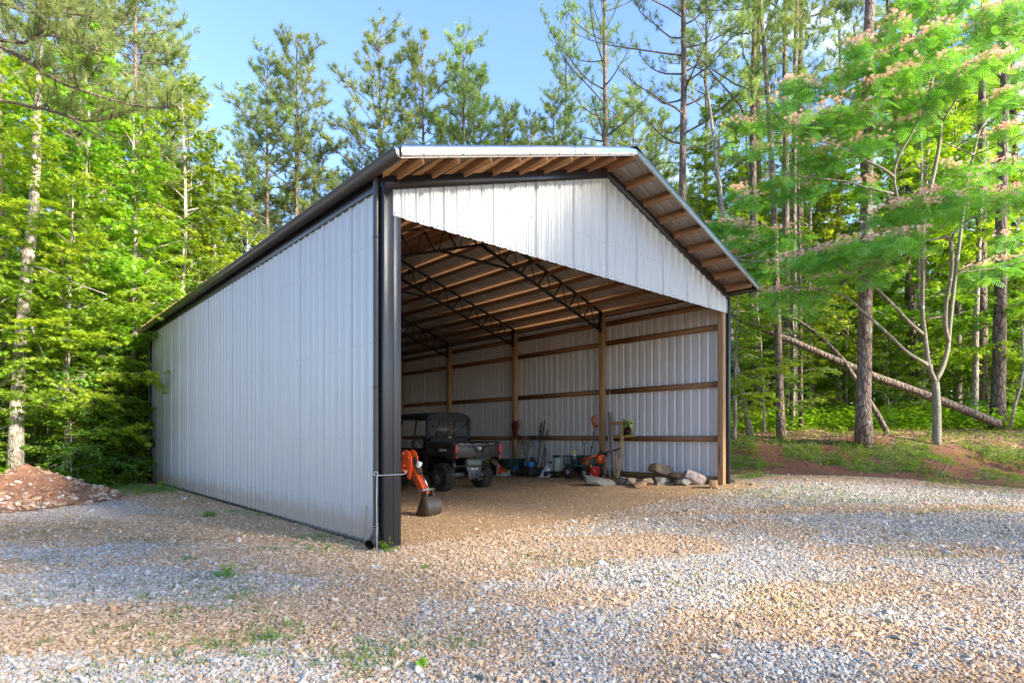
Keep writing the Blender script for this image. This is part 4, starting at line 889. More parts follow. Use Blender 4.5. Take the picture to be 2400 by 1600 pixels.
for sx in (-1, 1):
    put('tail_light', G().box((sx*.705, -1.585, 1.08), (.07, .035, .20)), M['red'], utv, bevel=.008)
    put('reflector', G().box((sx*.69, -1.58, .875), (.07, .03, .05)), M['red'], utv, bevel=.01)
    put('mud_guard', G().bar((sx*.66, -1.36, .84), (sx*.66, -1.50, .62), .10, .02), M['plastic_black'], utv)
text('lettering', 'can-am', .115, 'label_white', utv, (-.758, -1.09, 1.055), (90, 0, -90), shear=.2, bold=.002)
fr = sub('roll_cage', utv)
def cage(P, r_=.026): put('tube', G().tube(P, r_, n=10), M['plastic_black'], fr, smooth=True)
for sx in (-1, 1):
    cage([(sx*.70, -.30, .50), (sx*.70, -.28, 1.2), (sx*.66, -.22, 1.88), (sx*.60, -.12, 1.93)]); cage([(sx*.62, -.15, 1.92), (sx*.60, .8, 1.93), (sx*.62, 1.0, 1.86), (sx*.68, 1.38, 1.15), (sx*.66, 1.5, .9)])
    cage([(sx*.68, .35, .40), (sx*.68, .38, 1.1), (sx*.62, .30, 1.92)])
cage([(-.64, -.20, 1.90), (.64, -.20, 1.90)]); cage([(-.62, 1.0, 1.86), (.62, 1.0, 1.86)]); cage([(-.69, -.27, 1.28), (.69, -.27, 1.28)]); cage([(-.66, -.24, 1.75), (.0, -.29, 1.33)], .02); cage([(.66, -.24, 1.75), (.0, -.29, 1.33)], .02)
g = G(); g.prism([(-.70,1.90),(-.60,1.99),(-.3,2.03),(.3,2.03),(.60,1.99),(.70,1.90),(.68,1.87),(-.68,1.87)], -.32, 1.12); put('roof', g, M['cloth_black'], utv, bevel=.02)
sc_ = sub('rear_screen', utv, (0, -.33, 0))
for c_, d_ in (((-.66, 0, 1.57), (.10, .012, .62)), ((.66, 0, 1.57), (.10, .012, .62)), ((0, 0, 1.86), (1.3, .012, .14)), ((0, 0, 1.27), (1.42, .012, .14))): put('cloth_border', G().box(c_, d_), M['cloth_black'], sc_, bevel=.004)
put('pane', G().box((0, .004, 1.57), (1.24, .004, .50)), M['glass'], sc_); put('label', G().box((.0, -.012, 1.36), (.13, .004, .035)), M['gold_label'], sc_)
put('underbody', G().box((0, .1, .42), (1.2, 2.7, .12)), M['plastic_black'], utv, bevel=.02)
g = G(); g.prism([(1.0,.45),(1.0,1.02),(1.25,1.06),(1.62,.92),(1.72,.72),(1.70,.45)], -.66, .66, axis='x'); put('front_body', g, M['plastic_black'], utv, bevel=.03)
for sx in (-1, 1):
    g = G(); g.prism([(-.32,.45),(-.32,1.0),(-.18,.98),(-.1,.62),(.75,.58),(.85,.75),(1.0,.8),(1.0,.45)], sx*.70-.02, sx*.70+.02, axis='x'); put('side_panel', g, M['plastic_black'], utv, bevel=.01)
    st = sub('seat', utv, (sx*.33, .15, 0)); put('cushion', G().box((0, .12, .80), (.54, .5, .14)), M['cloth_black'], st, bevel=.04); put('seat_back', G().box((0, -.15, 1.10), (.52, .13, .55), rot=(-10, 0, 0)), M['cloth_black'], st, bevel=.05)
    put('headlight', G().box((sx*.5, 1.66, .86), (.2, .04, .09)), M['label_white'], utv, bevel=.01)
g = G(); a = np.linspace(0, 2*math.pi, 20); g.tube([(-.33+.17*math.cos(q), .74+.06*math.sin(q), 1.13+.16*math.sin(q)) for q in a], .016, n=6); g.tube([(-.33, .76, 1.13), (-.33, 1.0, .95)], .02, n=6); put('steering_wheel', g, M['plastic_black'], utv)
g = G(); g.tube([(-.70, 1.0, 1.5), (-.82, 1.0, 1.52)], .012, n=6); g.box((-.87, 1.0, 1.53), (.12, .05, .17)); put('mirror', g, M['plastic_black'], utv)
g = G(); g.lathe([(.0,-.24),(.08,-.235),(.105,-.20),(.105,.20),(.08,.235),(0,.24)], axis='x', c=(.02, -1.32, .72), n=18); put('muffler', g, M['muffler'], utv, smooth=True)
g = G(); g.prism([(-.26,.62),(.26,.62),(.22,.50),(.20,.36),(.15,.32),(-.13,.30),(-.18,.36),(-.20,.50)], -1.40, -1.37); put('skid_plate', g, M['dark_grey'], utv, bevel=.005)
for x in (-.07, .08): put('slot', G().box((x, -1.401, .41), (.03, .012, .10)), M['cloth_black'], utv, bevel=.006)
for x in (-.06, .07): put('warning_label', G().box((x, -1.403, .565), (.10, .004, .05)), M['label_white'], utv); put('warning_band', G().box((x, -1.4055, .572), (.09, .002, .016)), M['orange'], utv)
for sx in (-1, 1):
    for z, y in ((.56, -1.0), (.34, -1.05), (.34, -.80)): put('suspension_arm', G().tube([(sx*.14, y, z-.02), (sx*.52, -.92, z)], .022, n=8), M['worn_steel'], utv, smooth=True)
    g = G(); g.tube([(sx*.34, -1.0, .42), (sx*.36, -.98, .86)], .035, n=8); g.tube([(sx*.35+.05*math.cos(q), -.99+.05*math.sin(q), .48+.017*q) for q in np.linspace(0, 20, 80)], .008, n=4); put('shock_absorber', g, M['worn_steel'], utv)
g = G(); g.box((.02, -1.46, .30), (.055, .22, .055)); g.tube([(.12, -1.55, .25), (.12, -1.55, .40)], .018, n=8); g.box((.07, -1.55, .30), (.16, .05, .03)); put('hitch', g, M['worn_steel'], utv)
g = G(); g.lathe([(.0,-.026),(.018,-.02),(.026,0),(.018,.02),(0,.026)], c=(.12, -1.55, .42), n=14); put('tow_ball', g, M['steel'], utv, smooth=True)
put('cross_tube', G().tube([(-.5, -1.36, .645), (.5, -1.36, .645)], .022, n=8), M['plastic_black'], utv)

# --- small orange digger behind the front left corner
bx, by = 1.70, 3.81
dg = thing('mini_excavator', 'small orange digger with its arm and dark bucket resting on the gravel', 'excavator', (bx, by, gzf(bx, by)), rotz=-75.5)
bm = sub('boom', dg)
g = G(); g.prism([(.25,.30),(.42,.26),(.60,.50),(.80,.70),(1.22,.83),(1.24,.97),(1.12,.98),(.72,.94),(.50,.82)], -.065, .065); put('boom_beam', g, M['orange'], bm, bevel=.008)
for sy in (-1, 1):
    g = G(); g.prism([(1.13,1.13),(1.17,1.185),(1.24,1.20),(1.31,1.16),(1.36,1.06),(1.375,.90),(1.34,.68),(1.30,.645),(1.26,.66),(1.235,.80),(1.17,.92),(1.13,1.03)], sy*.085-.010, sy*.085+.010); put('knuckle_plate', g, M['orange'], bm, bevel=.003)
for (x, z) in ((1.17, 1.13), (1.30, 1.05), (1.19, .90), (1.25, .80)):
    g = G(); g.tube([(x, -.125, z), (x, .125, z)], .026, n=12); put('pin', g, M['orange'], bm)
text('lettering', 'KUBOTA', .05, 'plastic_black', bm, (1.02, -.0675, .865), (90, -8, 0), ext=.001)
g = G(); g.tube([(.45, 0, 1.03), (.85, 0, 1.07), (.98, 0, 1.08)], .042, n=12); put('ram', g, M['plastic_black'], bm, smooth=True)
put('ram_rod', G().tube([(.98, 0, 1.08), (1.17, 0, 1.13)], .02, n=10), M['chrome'], bm, smooth=True)
ar = sub('arm', dg)
def dirp(p, q): d = np.array(q)-np.array(p); return d/np.linalg.norm(d)
g = G(); g.bar((1.29, 0, .90), (1.63, 0, .38), .105, .125, up=(.8, 0, .52)); put('arm_beam', g, M['orange'], ar, bevel=.008)
ang = math.degrees(math.atan2(.38-.90, 1.63-1.29)); text('lettering', 'KUBOTA', .085, 'plastic_black', ar, (1.445, -.0545, .655), (90, -ang, 0), ext=.001, bold=.001)
put('arm_ram', G().tube([(1.34, 0, 1.06), (1.52, 0, .79)], .034, n=12), M['worn_steel'], ar, smooth=True); put('arm_rod', G().tube([(1.52, 0, .79), (1.70, 0, .50)], .016, n=10), M['chrome'], ar, smooth=True)
put('hose', G().tube([(1.30,-.03,1.0),(1.38,-.05,.98),(1.47,-.05,.84),(1.54,-.03,.74)], .012, n=6), M['plastic_black'], ar, smooth=True)
put('work_light', G().box((1.475, -.01, .93), (.07, .09, .10), rot=(0, 30, 0)), M['label_white'], ar, bevel=.01)
put('cross_pin', G().tube([(1.685,-.15,.475),(1.685,.15,.475)], .026, n=12), M['steel'], ar, smooth=True); put('cross_pin', G().tube([(1.57,-.10,.45),(1.57,.10,.45)], .024, n=12), M['steel'], ar, smooth=True)
for sy in (-1, 1): put('link', G().bar((1.69, sy*.085, .49), (1.76, sy*.085, .30), .018, .045, up=(1, 0, .3)), M['worn_steel'], ar); put('link', G().bar((1.56, sy*.075, .46), (1.70, sy*.075, .47), .018, .04, up=(0, 0, 1)), M['worn_steel'], ar)
put('cross_pin', G().tube([(1.775,-.11,.30),(1.775,.11,.30)], .024, n=12), M['steel'], ar, smooth=True)
bk = sub('bucket', dg)
prof = [(1.64,.35),(1.72,.36),(1.80,.335),(1.865,.27),(1.90,.18),(1.895,.09),(1.85,.035),(1.77,.012),(1.62,.004),(1.44,.0)]
inn = [(1.44,.008),(1.62,.016),(1.765,.024),(1.84,.045),(1.88,.095),(1.885,.18),(1.852,.262),(1.79,.322),(1.72,.346),(1.64,.338)]
prof = [(1.80+(x-1.80)*.74, z) for x, z in prof]; inn = [(1.80+(x-1.80)*.74, z) for x, z in inn]
g = G(); k = len(prof)
V = [(x, y, z) for y in (-.17, .17) for x, z in prof]; g.add(V, Q=[(i, i+1, k+i+1, k+i) for i in range(k-1)])
V = [(x, y, z) for y in (-.168, .168) for x, z in inn]; g.add(V, Q=[(i, i+1, k+i+1, k+i) for i in range(k-1)]); put('bucket_shell', g, M['worn_steel'], bk, smooth=True)
for sy in (-1, 1): g = G(); g.prism(prof, sy*.171-.005, sy*.171+.005); put('side_plate', g, M['worn_steel'], bk)
for y in (-.13, -.045, .045, .13): put('tooth', G().bar((1.56, y, .012), (1.48, y, .002), .035, .014), M['worn_steel'], bk)
for sy in (-1, 1): put('ear', G().prism([(1.60,.33),(1.63,.42),(1.69,.44),(1.74,.35)], sy*.085-.008, sy*.085+.008), M['worn_steel'], bk)
for sy in (-1, 1):
    g = G(); g.prism([(-.60,.10),(-.52,.0),(.38,.0),(.48,.10),(.48,.2),(.38,.30),(-.52,.30),(-.60,.2)], sy*.40-.09, sy*.40+.09); put('track', g, M['tyre'], dg, bevel=.03)
put('undercarriage', G().box((-.05, 0, .24), (.7, .62, .16)), M['plastic_black'], dg, bevel=.02)
g = G(); g.prism([(-.70,.40),(-.70,.95),(-.55,1.04),(-.15,1.04),(-.1,.62),(.28,.60),(.30,.40)], -.42, .42); put('body', g, M['orange'], dg, bevel=.03)
st = sub('seat', dg); put('cushion', G().box((-.02, .06, .70), (.4, .42, .12)), M['cloth_black'], st, bevel=.03); put('seat_back', G().box((-.20, .06, .98), (.10, .40, .42), rot=(0, -8, 0)), M['cloth_black'], st, bevel=.03)
put('swing_post', G().box((.33, 0, .36), (.16, .16, .26)), M['worn_steel'], dg, bevel=.02)

# --- metal hook stake at the corner
x, y = at(883, 7.15); z0 = gzf(x, y); sx_, sy_ = math.cos(YAW), -math.sin(YAW)
P = [(0,0,-.08), (.0,0,.5), (.004,0,.97)]
loop = [(.004+.02-.028+(-.028)*math.cos(a)+.0, 0, .985+.032*math.sin(a)) for a in np.linspace(-.5, 4.4, 14)]
g = G(); g.tube([(0,0,-.1), (.003,0,.30), (-.002,0,.62), (.004,0,.98)], .0055, n=6); g.tube([(.004,0,.975)]+[(-.012+.024*math.cos(a), 0, 1.0+.026*math.sin(a)) for a in np.linspace(0, 5.2, 14)]+[(.0,0,.978),(.15,0,.985),(.33,0,.992),(.355,0,1.005),(.362,0,1.022),(.35,0,1.038),(.33,0,1.04)], .0055, n=6)
g.tube([(0,0,.04),(.075,0,.045),(.08,0,-.06)], .005, n=6)
hk = put('hook_stake', g, M['pipe_grey'], loc=(x, y, z0)); hk.rotation_euler = (0, 0, -YAW); tag(hk, 'thin bent metal hook stake standing at the front left corner', 'garden hook')

# --- stones
def stone_mesh(name, seed, dims, mat, cuts=9, sub_=2, tint=False):
    import bmesh
    b = bmesh.new(); (bmesh.ops.create_icosphere(b, subdivisions=sub_, radius=1.) if sub_ < 3 else (bmesh.ops.create_cube(b, size=1.7), bmesh.ops.subdivide_edges(b, edges=b.edges[:], cuts=4, use_grid_fill=True))); V = np.array([v.co[:] for v in b.verts]); rr = np.random.default_rng(seed)
    for i in range(cuts):
        n = rr.normal(0, 1, 3); n /= np.linalg.norm(n); d = rr.uniform(.42, .66) if sub_ < 3 else rr.uniform(.72, 1.0); ex = np.maximum(V@n-d, 0); V = V-ex[:, None]*n
    V *= 1+.015*rr.normal(0, 1, (len(V), 1))
    for v, c in zip(b.verts, V): v.co = c*np.array(dims)/2*(1.45 if sub_ < 3 else 1.2)
    me = bpy.data.meshes.new(name); b.to_mesh(me); b.free(); me.materials.append(mat); return me
def rock_mat(name, a, b, spot=None):
    t = NT(name); v = t.coord(); n1 = t.noise(v, 7, 6, .7); c = t.mix(t.ramp(n1, [(.35, (0,0,0)), (.65, (1,1,1))]), a, b)
    if spot: c = t.mix(t.ramp(t.noise(v, 11, 4), [(.55, (0,0,0)), (.62, (1,1,1))]), c, spot)
    t.base(c, .9); t.bump(t.noise(v, 22, 5, .7), .6, .02); return t.m
M['rock_tan'] = rock_mat('tan_rock', (.33,.24,.15), (.20,.145,.09)); M['rock_grey'] = rock_mat('grey_rock', (.29,.255,.20), (.18,.155,.12)); M['rock_rust'] = rock_mat('rusty_rock', (.46,.25,.12), (.34,.2,.11)); M['rock_pink'] = rock_mat('pink_white_rock', (.40,.34,.29), (.31,.25,.21), (.26,.13,.10))
STN = [(1405,1117,1133,14.6,.75,.5,.20,'grey','long flat grey stone at the left end of the row',5),(1462,1117,1131,14.6,.22,.3,.17,'grey','small grey stone wedged right of the long flat one',12),(1478,1117,1134,14.3,.26,.3,.19,'tan','upright tan stone at the foot of the leaning boards',0),
       (1500,1126,1139,13.9,.30,.3,.15,'rust','small orange-brown block set in front of the row',3),(1516,1117,1133,14.2,.34,.3,.17,'tan','tan slab behind the orange-brown block',-6),(1553,1115,1131,14.2,.34,.3,.18,'grey','pale grey stone in the middle of the row',4),
       (1548,1093,1112,14.5,.52,.42,.24,'tan','pointed tan stone lying on top of the row',16),(1590,1108,1122,14.3,.34,.35,.16,'rust','brown stone tucked under the pink-flecked boulder',0),(1600,1118,1134,13.9,.36,.35,.16,'grey','mossy dark stone beneath the pink-flecked boulder',0),(1625,1095,1131,13.9,.46,.42,.33,'pink','pink-flecked white boulder leaning at the right end of the pile',22)]
for i, (u, vc, vb, D, wd, dp, ht, mt, lb, tl) in enumerate(STN):
    x, y = at(u, D); zc = gzf(x, y)+ht*.42 if vb > 1125 else CZ-(vc+6-1020.4)/1346.9*D
    o = put('stone', stone_mesh('stone', 50+i, (wd, dp, ht*1.05), M['rock_'+mt], cuts=15, sub_=3), loc=(x, y, zc)); o.rotation_euler = (R(rnd.uniform(-6, 6)), R(tl), -YAW+R(rnd.uniform(-15, 15))); tag(o, lb, 'stone', 'stones along the right wall')
x, y = at(1672, 13.2); o = put('wood_block', G().box((0,0,.09), (.26,.16,.17)), M['wood_z'], loc=(x, y, gzf(x, y)), rot=(0, 4, 25), bevel=.006); tag(o, 'short offcut wood block at the foot of the right front post', 'wood block')

# --- target stand and the poles leaning beside the second post
def on(X_, u, v):
    a = (u-1200)/1346.9; c, s = math.cos(YAW), math.sin(YAW); D = (X_-CX)/(a*c+s); x, y = LD(a*D, D); return np.array((x, y, CZ-(v-1020.4)/1346.9*D))
def leaner(name, lb, cat, p, q, r_, mat, n=10, parent=None, taper=1.):
    p = np.array(p); q = np.array(q); g = G(); g.tube([np.zeros(3), (q-p)*.5, q-p], [r_, r_*(1+taper)/2, r_*taper], n=n); o = put(name, g, M[mat], loc=tuple(p), smooth=True); return tag(o, lb, cat) if lb else o
leaner('wooden_pole', 'round weathered wooden pole leaning beside the second post', 'pole', on(8.45, 1442, 1118), on(8.88, 1428, 966), .055, 'wood_grey', 14, taper=.85)
leaner('metal_pipe', 'white pipe leaning closest to the second post', 'pipe', on(8.6, 1421, 1112), on(8.9, 1427, 995), .012, 'pipe_grey'); leaner('metal_pipe', 'tall white pipe between the post and the wooden pole', 'pipe', on(8.55, 1426, 1116), on(8.93, 1429, 905), .011, 'pipe_grey')
leaner('metal_pipe', 'short pale pipe at the foot of the wooden pole', 'pipe', on(8.5, 1431, 1116), on(8.9, 1427, 1015), .012, 'white'); leaner('black_pipe', 'black pipe leaning behind the wooden pole', 'pipe', on(8.62, 1432, 1110), on(8.94, 1427, 1012), .018, 'plastic_black')
o0 = on(8.45, 1448, 1119); ts = thing('target_stand', 'wooden stand of pale boards leaning on the wall holding a paper target', 'target stand', tuple(o0))
tp_ = on(8.9, 1463, 981)-o0; put('upright', G().bar((0,0,0), tp_, .088, .036, up=(-1, -.2, .3)), M['wood_pale'], ts, bevel=.003)
for v, ul, ur in ((991, 1434, 1487), (1022, 1436, 1488)):
    p = on(8.86, ul, v+1)-o0; q = on(8.86, ur, v-2)-o0; put('cross_board', G().bar(p, q, .03, .085), M['wood_pale'], ts, bevel=.003)
# paper target: frame built along the wall plane
ca, cb_, cc = on(8.80, 1463, 985), on(8.80, 1486, 984), on(8.76, 1459, 1021)
eu = (cb_-ca); tw_ = np.linalg.norm(eu); eu /= tw_; ev = cc-ca; ev -= eu*np.dot(ev, eu); th_ = np.linalg.norm(ev); ev /= th_; en = np.cross(eu, ev)
if en[0] > 0: en = -en
tgt = thing('paper_target', 'lime green paper target with black silhouette and red centre', 'paper target', tuple(ca))
def flat(nm, pts, lift, mat, par):
    g = G(); V = [eu*a*tw_+ev*b*th_+en*lift-ev*0+(cc-ca)*0 for a, b in pts]; c0 = np.mean(V, 0); k = len(V); B = [v-en*.0015 for v in V]
    g.add(V+[c0]+B+[c0-en*.0015], T=[(k, i, (i+1) % k) for i in range(k)]+[(2*k+1, k+1+(i+1) % k, k+1+i) for i in range(k)], Q=[(i, k+1+i, k+1+(i+1) % k, (i+1) % k) for i in range(k)]); return put(nm, g, M[mat], par)
flat('paper', [(0,0),(1,0),(.98,.5),(.82,1.0),(.5,.99),(.02,.99),(-.02,.5)], .02, 'lime', tgt)
flat('silhouette', [(.40,.10),(.62,.10),(.64,.22),(.58,.34),(.60,.42),(.78,.48),(.86,.58),(.82,.95),(.06,.96),(.08,.60),(.18,.48),(.38,.42),(.42,.34),(.36,.22)], .0225, 'plastic_black', tgt)
for cx_, cy_, r1 in ((.14, .22, .085), (.83, .20, .085)):
    a = np.linspace(0, 2*math.pi, 13)[:-1]; flat('spot', [(cx_+r1*math.cos(q), cy_+r1*.75*math.sin(q)) for q in a], .0225, 'plastic_black', tgt)
a = np.linspace(0, 2*math.pi, 11)[:-1]; flat('bullseye', [(.45+.07*math.cos(q), .69+.08*math.sin(q)) for q in a], .0245, 'red', tgt)
flat('mark', [(.47,.14),(.56,.14),(.54,.26),(.46,.24)], .0245, 'label_white', tgt)

# --- garden cart and its load
c0, c1 = on(8.6, 1338, 1116), on(8.6, 1398, 1120); cen = (c0+c1)/2; L_ = np.linalg.norm((c1-c0)[:2]); rz = math.degrees(math.atan2((c1-c0)[1], (c1-c0)[0]))
zc = gzf(cen[0], cen[1]); ct = thing('garden_cart', 'green mesh-sided garden cart loaded with tools against the right wall', 'garden cart', (cen[0], cen[1], zc), rotz=rz)
H2 = L_/2*1.02
put('deck', G().box((0, 0, .34), (2*H2, .60, .04)), M['green'], ct, bevel=.006)
for sy in (-1, 1):
    sd_ = sub('side_rail', ct)
    for z in (.37, .62): put('rail', G().tube([(-H2, sy*.30, z), (H2, sy*.30, z)], .011, n=6), M['green'], sd_)
    for k in range(7): x = -H2+2*H2*k/6; put('upright', G().tube([(x, sy*.30, .36), (x, sy*.30, .62)], .010 if k % 3 else .018, n=6), M['green'], sd_)
    g = G()
    for k in range(26): x = -H2+2*H2*k/25; g.tube([(x, sy*.30, .36), (x, sy*.30, .62)], .0022, n=3, cap=False)
    for k in range(5): g.tube([(-H2, sy*.30, .39+.05*k), (H2, sy*.30, .39+.05*k)], .0022, n=3, cap=False)
    put('wire_mesh', g, M['green'], sd_)
for sx in (-1, 1):
    for z in (.37, .62): put('end_rail', G().tube([(sx*H2, -.30, z), (sx*H2, .30, z)], .011, n=6), M['green'], ct)
gw = G(); gw.lathe([(.075,-.05),(.12,-.055),(.155,-.04),(.165,0),(.155,.04),(.12,.055),(.075,.05)], axis='y', n=20); twm = gw.mesh('tyre', M['tyre'], True); gw = G(); gw.lathe([(0,-.04),(.03,-.045),(.035,-.02),(.08,-.03),(.08,.03)], axis='y', n=16); twr = gw.mesh('rim', M['rim_cream'], True)
for sx in (-1, 1):
    for sy in (-1, 1): wh = sub('wheel', ct, (sx*(H2-.18), sy*.30, .165)); put('tyre', twm, parent=wh); put('rim', twr, parent=wh, rot=(0, 0, 0 if sy < 0 else 180))
    put('axle', G().tube([(sx*(H2-.18), -.3, .165), (sx*(H2-.18), .3, .165)], .014, n=8), M['plastic_black'], ct); put('bracket', G().box((sx*(H2-.18), 0, .25), (.06, .3, .16)), M['plastic_black'], ct)
hx = -H2+.45
g = G(); g.tube([(hx, .05, .36), (hx+.02, .05, .7), (hx+.03, .05, .95)], .011, n=8); g.tube([(hx+.03, .05, .95), (hx-.03, .05, 1.0), (hx-.08, .05, 1.08), (hx-.06, .05, 1.13), (hx+.12, .05, 1.13), (hx+.14, .05, 1.08), (hx+.09, .05, 1.0), (hx+.03, .05, .95)], .010, n=8); put('pull_handle', g, M['plastic_black'], ct, smooth=True)
def inworld(x, y, z): m = Matrix.Translation((cen[0], cen[1], zc)) @ Matrix.Rotation(R(rz), 4, 'Z'); return m @ Vector((x, y, z))
def lathe_thing(name, lb, cat, loc, prof, mat, extra=None, group=None, n=20):
    e = thing(name, lb, cat, tuple(loc), group=group); put('body', G().lathe(prof, n=n), M[mat], e, smooth=True)
    return e
e = lathe_thing('spray_bottle', 'translucent jug with yellow sprayer head in the cart', 'spray bottle', inworld(-H2+.22, -.1, .36), [(0,0),(.085,0),(.09,.02),(.09,.22),(.06,.28),(.03,.30),(.03,.33)], 'white'); put('contents', G().lathe([(.092,.015),(.0925,.11),(.0,.11)], n=20), M['teal'], e)
put('spray_head', G().bar((-.03,0,.35), (.06,0,.40), .05, .06), M['yellow'], e, bevel=.01); put('trigger', G().bar((.05,0,.37), (.13,-.01,.31), .03, .03), M['yellow'], e, bevel=.005)
e = thing('chainsaw', 'orange engine of a small saw lying in the right half of the cart', 'power tool', tuple(inworld(.22, -.12, .36)))
put('housing', G().prism([(-.13,0),(.13,0),(.12,.10),(.04,.20),(-.02,.22),(-.06,.14),(-.13,.08)], -.07, .07), M['orange'], e, bevel=.02); put('grip', G().tube([(-.1,0,.1),(-.12,0,.2),(0,0,.25),(.1,0,.18)], .016, n=8), M['plastic_black'], e, smooth=True)
e = thing('leaf_blower', 'round orange blower with black parts at the right end of the cart', 'power tool', tuple(inworld(.62, .0, .42)))
put('fan_housing', G().lathe([(0,-.09),(.10,-.085),(.15,-.05),(.15,.05),(.1,.08),(0,.085)], axis='y', n=20, c=(0,0,.14)), M['orange'], e, smooth=True); put('nozzle', G().tube([(.08,0,.22),(.24,.02,.26),(.32,.03,.22)], [.06,.05,.045], n=12), M['plastic_black'], e, smooth=True); put('handle', G().tube([(-.1,0,.24),(-.04,0,.34),(.1,0,.34),(.14,0,.25)], .018, n=8), M['plastic_black'], e, smooth=True)
e = thing('cable_heap', 'tangle of black hoses and cables in the middle of the cart', 'cables', tuple(inworld(-.2, -.05, .37)))
for k in range(5):
    a = np.linspace(0, 9, 34); put('cable', G().tube(np.stack([(.22+.03*k)*np.cos(a+k), .13*np.sin(a*1.1+k), .05+.045*k+.03*np.sin(a*2+k)], 1), .012, n=5), M['plastic_black'], e, smooth=True)
e = thing('pole_saw', 'long orange and black pole pruner lying out over the cart end', 'pole saw', tuple(on(8.1, 1361, 1077))); p = on(8.1, 1361, 1077)
for (u0, v0, u1, v1, r_, mt, nm) in ((1361,1077,1400,1066,.024,'orange','lower_tube'),(1400,1066,1432,1057,.018,'plastic_black','middle_tube'),(1431,1058,1438,1055.5,.021,'orange','collar'),(1438,1055.5,1446,1053,.024,'plastic_black','grip'),(1446,1053,1454,1051,.022,'plastic_black','end_cap')):
    put(nm, G().tube([on(8.1, u0, v0)-p, on(8.1, u1, v1)-p], r_, n=10), M[mt], e, smooth=True)
put('lever', G().tube([on(8.1, 1442, 1054)-p, on(8.1, 1445, 1059)-p, on(8.1, 1449, 1054)-p], .008, n=6), M['steel'], e); put('cord', G().tube([on(8.1, 1453, 1052)-p, on(8.1, 1452, 1062)-p, on(8.1, 1451, 1069)-p], .003, n=4), M['plastic_black'], e); put('cord_toggle', G().lathe([(0,0),(.02,.0),(.012,.05),(0,.055)], c=tuple(on(8.1, 1451, 1071)-p), n=8), M['plastic_black'], e)
# --- string trimmer standing on its cutting end
p0 = on(8.7, 1383, 1072); e = thing('string_trimmer', 'orange-handled string trimmer standing upright behind the cart', 'string trimmer', tuple(p0))
put('shaft', G().tube([np.zeros(3), on(8.74, 1389, 1040)-p0, on(8.78, 1395, 1000)-p0], .013, n=8), M['dark_grey'], e, smooth=True)
top = on(8.8, 1395, 1000)-p0
put('motor_housing', G().tube([top, top+[0,.04,.08]], [.026, .045], n=12), M['orange'], e, smooth=True)
put('loop_handle', G().tube([top+np.array([0, .16*math.cos(a)*.45+.05, .19+.11*math.sin(a)]) for a in np.linspace(-2.0, 4.2, 16)], .026, n=8), M['orange'], e, smooth=True); put('trigger_guard', G().box(tuple(top+[0,-.05,.02]), (.03,.03,.08)), M['plastic_black'], e)
for f in (.35, .6, .8): q_ = (on(8.78, 1395, 1000)-p0)*f; put('clamp', G().box(tuple(q_+[-.01,0,0]), (.04,.05,.04)), M['plastic_black'], e)
# --- buckets
def bucket(lb, x, y, r0_, r1_, h, mat, name='bucket', stuff=None):
    e = thing(name, lb, 'bucket', (x, y, gzf(x, y))); g = G(); g.lathe([(0,.0),(r0_,.0),(r1_*.97,h*.72),(r1_,h*.74),(r1_*1.04,h*.97),(r1_*1.07,h),(r1_*.98,h),(r1_*.93,h*.72),(r0_*.95,.015),(0,.015)], n=26); put('pail', g, M[mat], e, smooth=True)
    put('wire_handle', G().tube([(r1_*1.06*math.cos(a), -.02-r1_*1.02*abs(math.sin(a)), h*.93-.13*math.sin(a)) for a in np.linspace(0, math.pi, 14)], .004, n=5), M['chrome'], e); return e
pb = on(8.45, 1396, 1117); e = bucket('bright red bucket in front of the second post', pb[0]-.08, pb[1]-.02, .125, .155, .36, 'red')
put('logo', G().bar((-.157,-.04,.12), (-.150,.02,.2), .004, .012), M['label_white'], e)
o = thing('hand_tools', 'black hand tools poking out of the red bucket', 'hand tools', (pb[0]-.08, pb[1]-.02, gzf(pb[0], pb[1])+.2))
for k in range(5): a = k*1.3; put('tool', G().tube([(0,0,-.1),(.07*math.cos(a),.07*math.sin(a),.10),(.1*math.cos(a),.1*math.sin(a),.17+.02*k)], .016, n=6), M['plastic_black'] if k != 2 else M['yellow'], o)
pb = on(8.55, 1214, 1109); bucket('light blue bucket against the wall behind the utility vehicle', pb[0], pb[1], .14, .19, .30, 'blue')
# --- backpack sprayer tank standing on a low black stand
pb = on(8.55, 1304, 1112); zt = gzf(pb[0], pb[1])
e = thing('low_trolley', 'low black wheeled base carrying the white sprayer tank', 'trolley', (pb[0], pb[1], zt), rotz=-90); put('platform', G().box((0,0,.14), (.62,.42,.05)), M['plastic_black'], e, bevel=.01)
for sx in (-1, 1):
    for sy in (-1, 1): put('wheel', G().lathe([(0,-.02),(.07,-.025),(.08,0),(.07,.025),(0,.02)], axis='y', n=14, c=(sx*.24, sy*.22, .08)), M['tyre'], e)
e = thing('sprayer_tank', 'cloudy white backpack sprayer tank with black strap and cap', 'sprayer', (pb[0], pb[1], zt+.165), rotz=-90)
put('tank', G().prism([(-.20,0),(.20,0),(.22,.06),(.21,.34),(.15,.41),(-.15,.41),(-.21,.34),(-.22,.06)], -.13, .13), M['pale_tank'], e, bevel=.035); put('cap', G().lathe([(0,.05),(.07,.045),(.08,.0)], c=(0,0,.41), n=16), M['plastic_black'], e); put('top_frame', G().tube([(-.17,0,.42),(-.1,0,.46),(.12,0,.46),(.18,0,.41)], .015, n=6), M['plastic_black'], e)
put('strap', G().bar((-.0,-.137,.0), (.05,-.137,.44), .008, .035, up=(1,0,0)), M['plastic_black'], e); put('label', G().box((-.11,-.134,.26), (.10,.006,.07)), M['dark_red'], e)
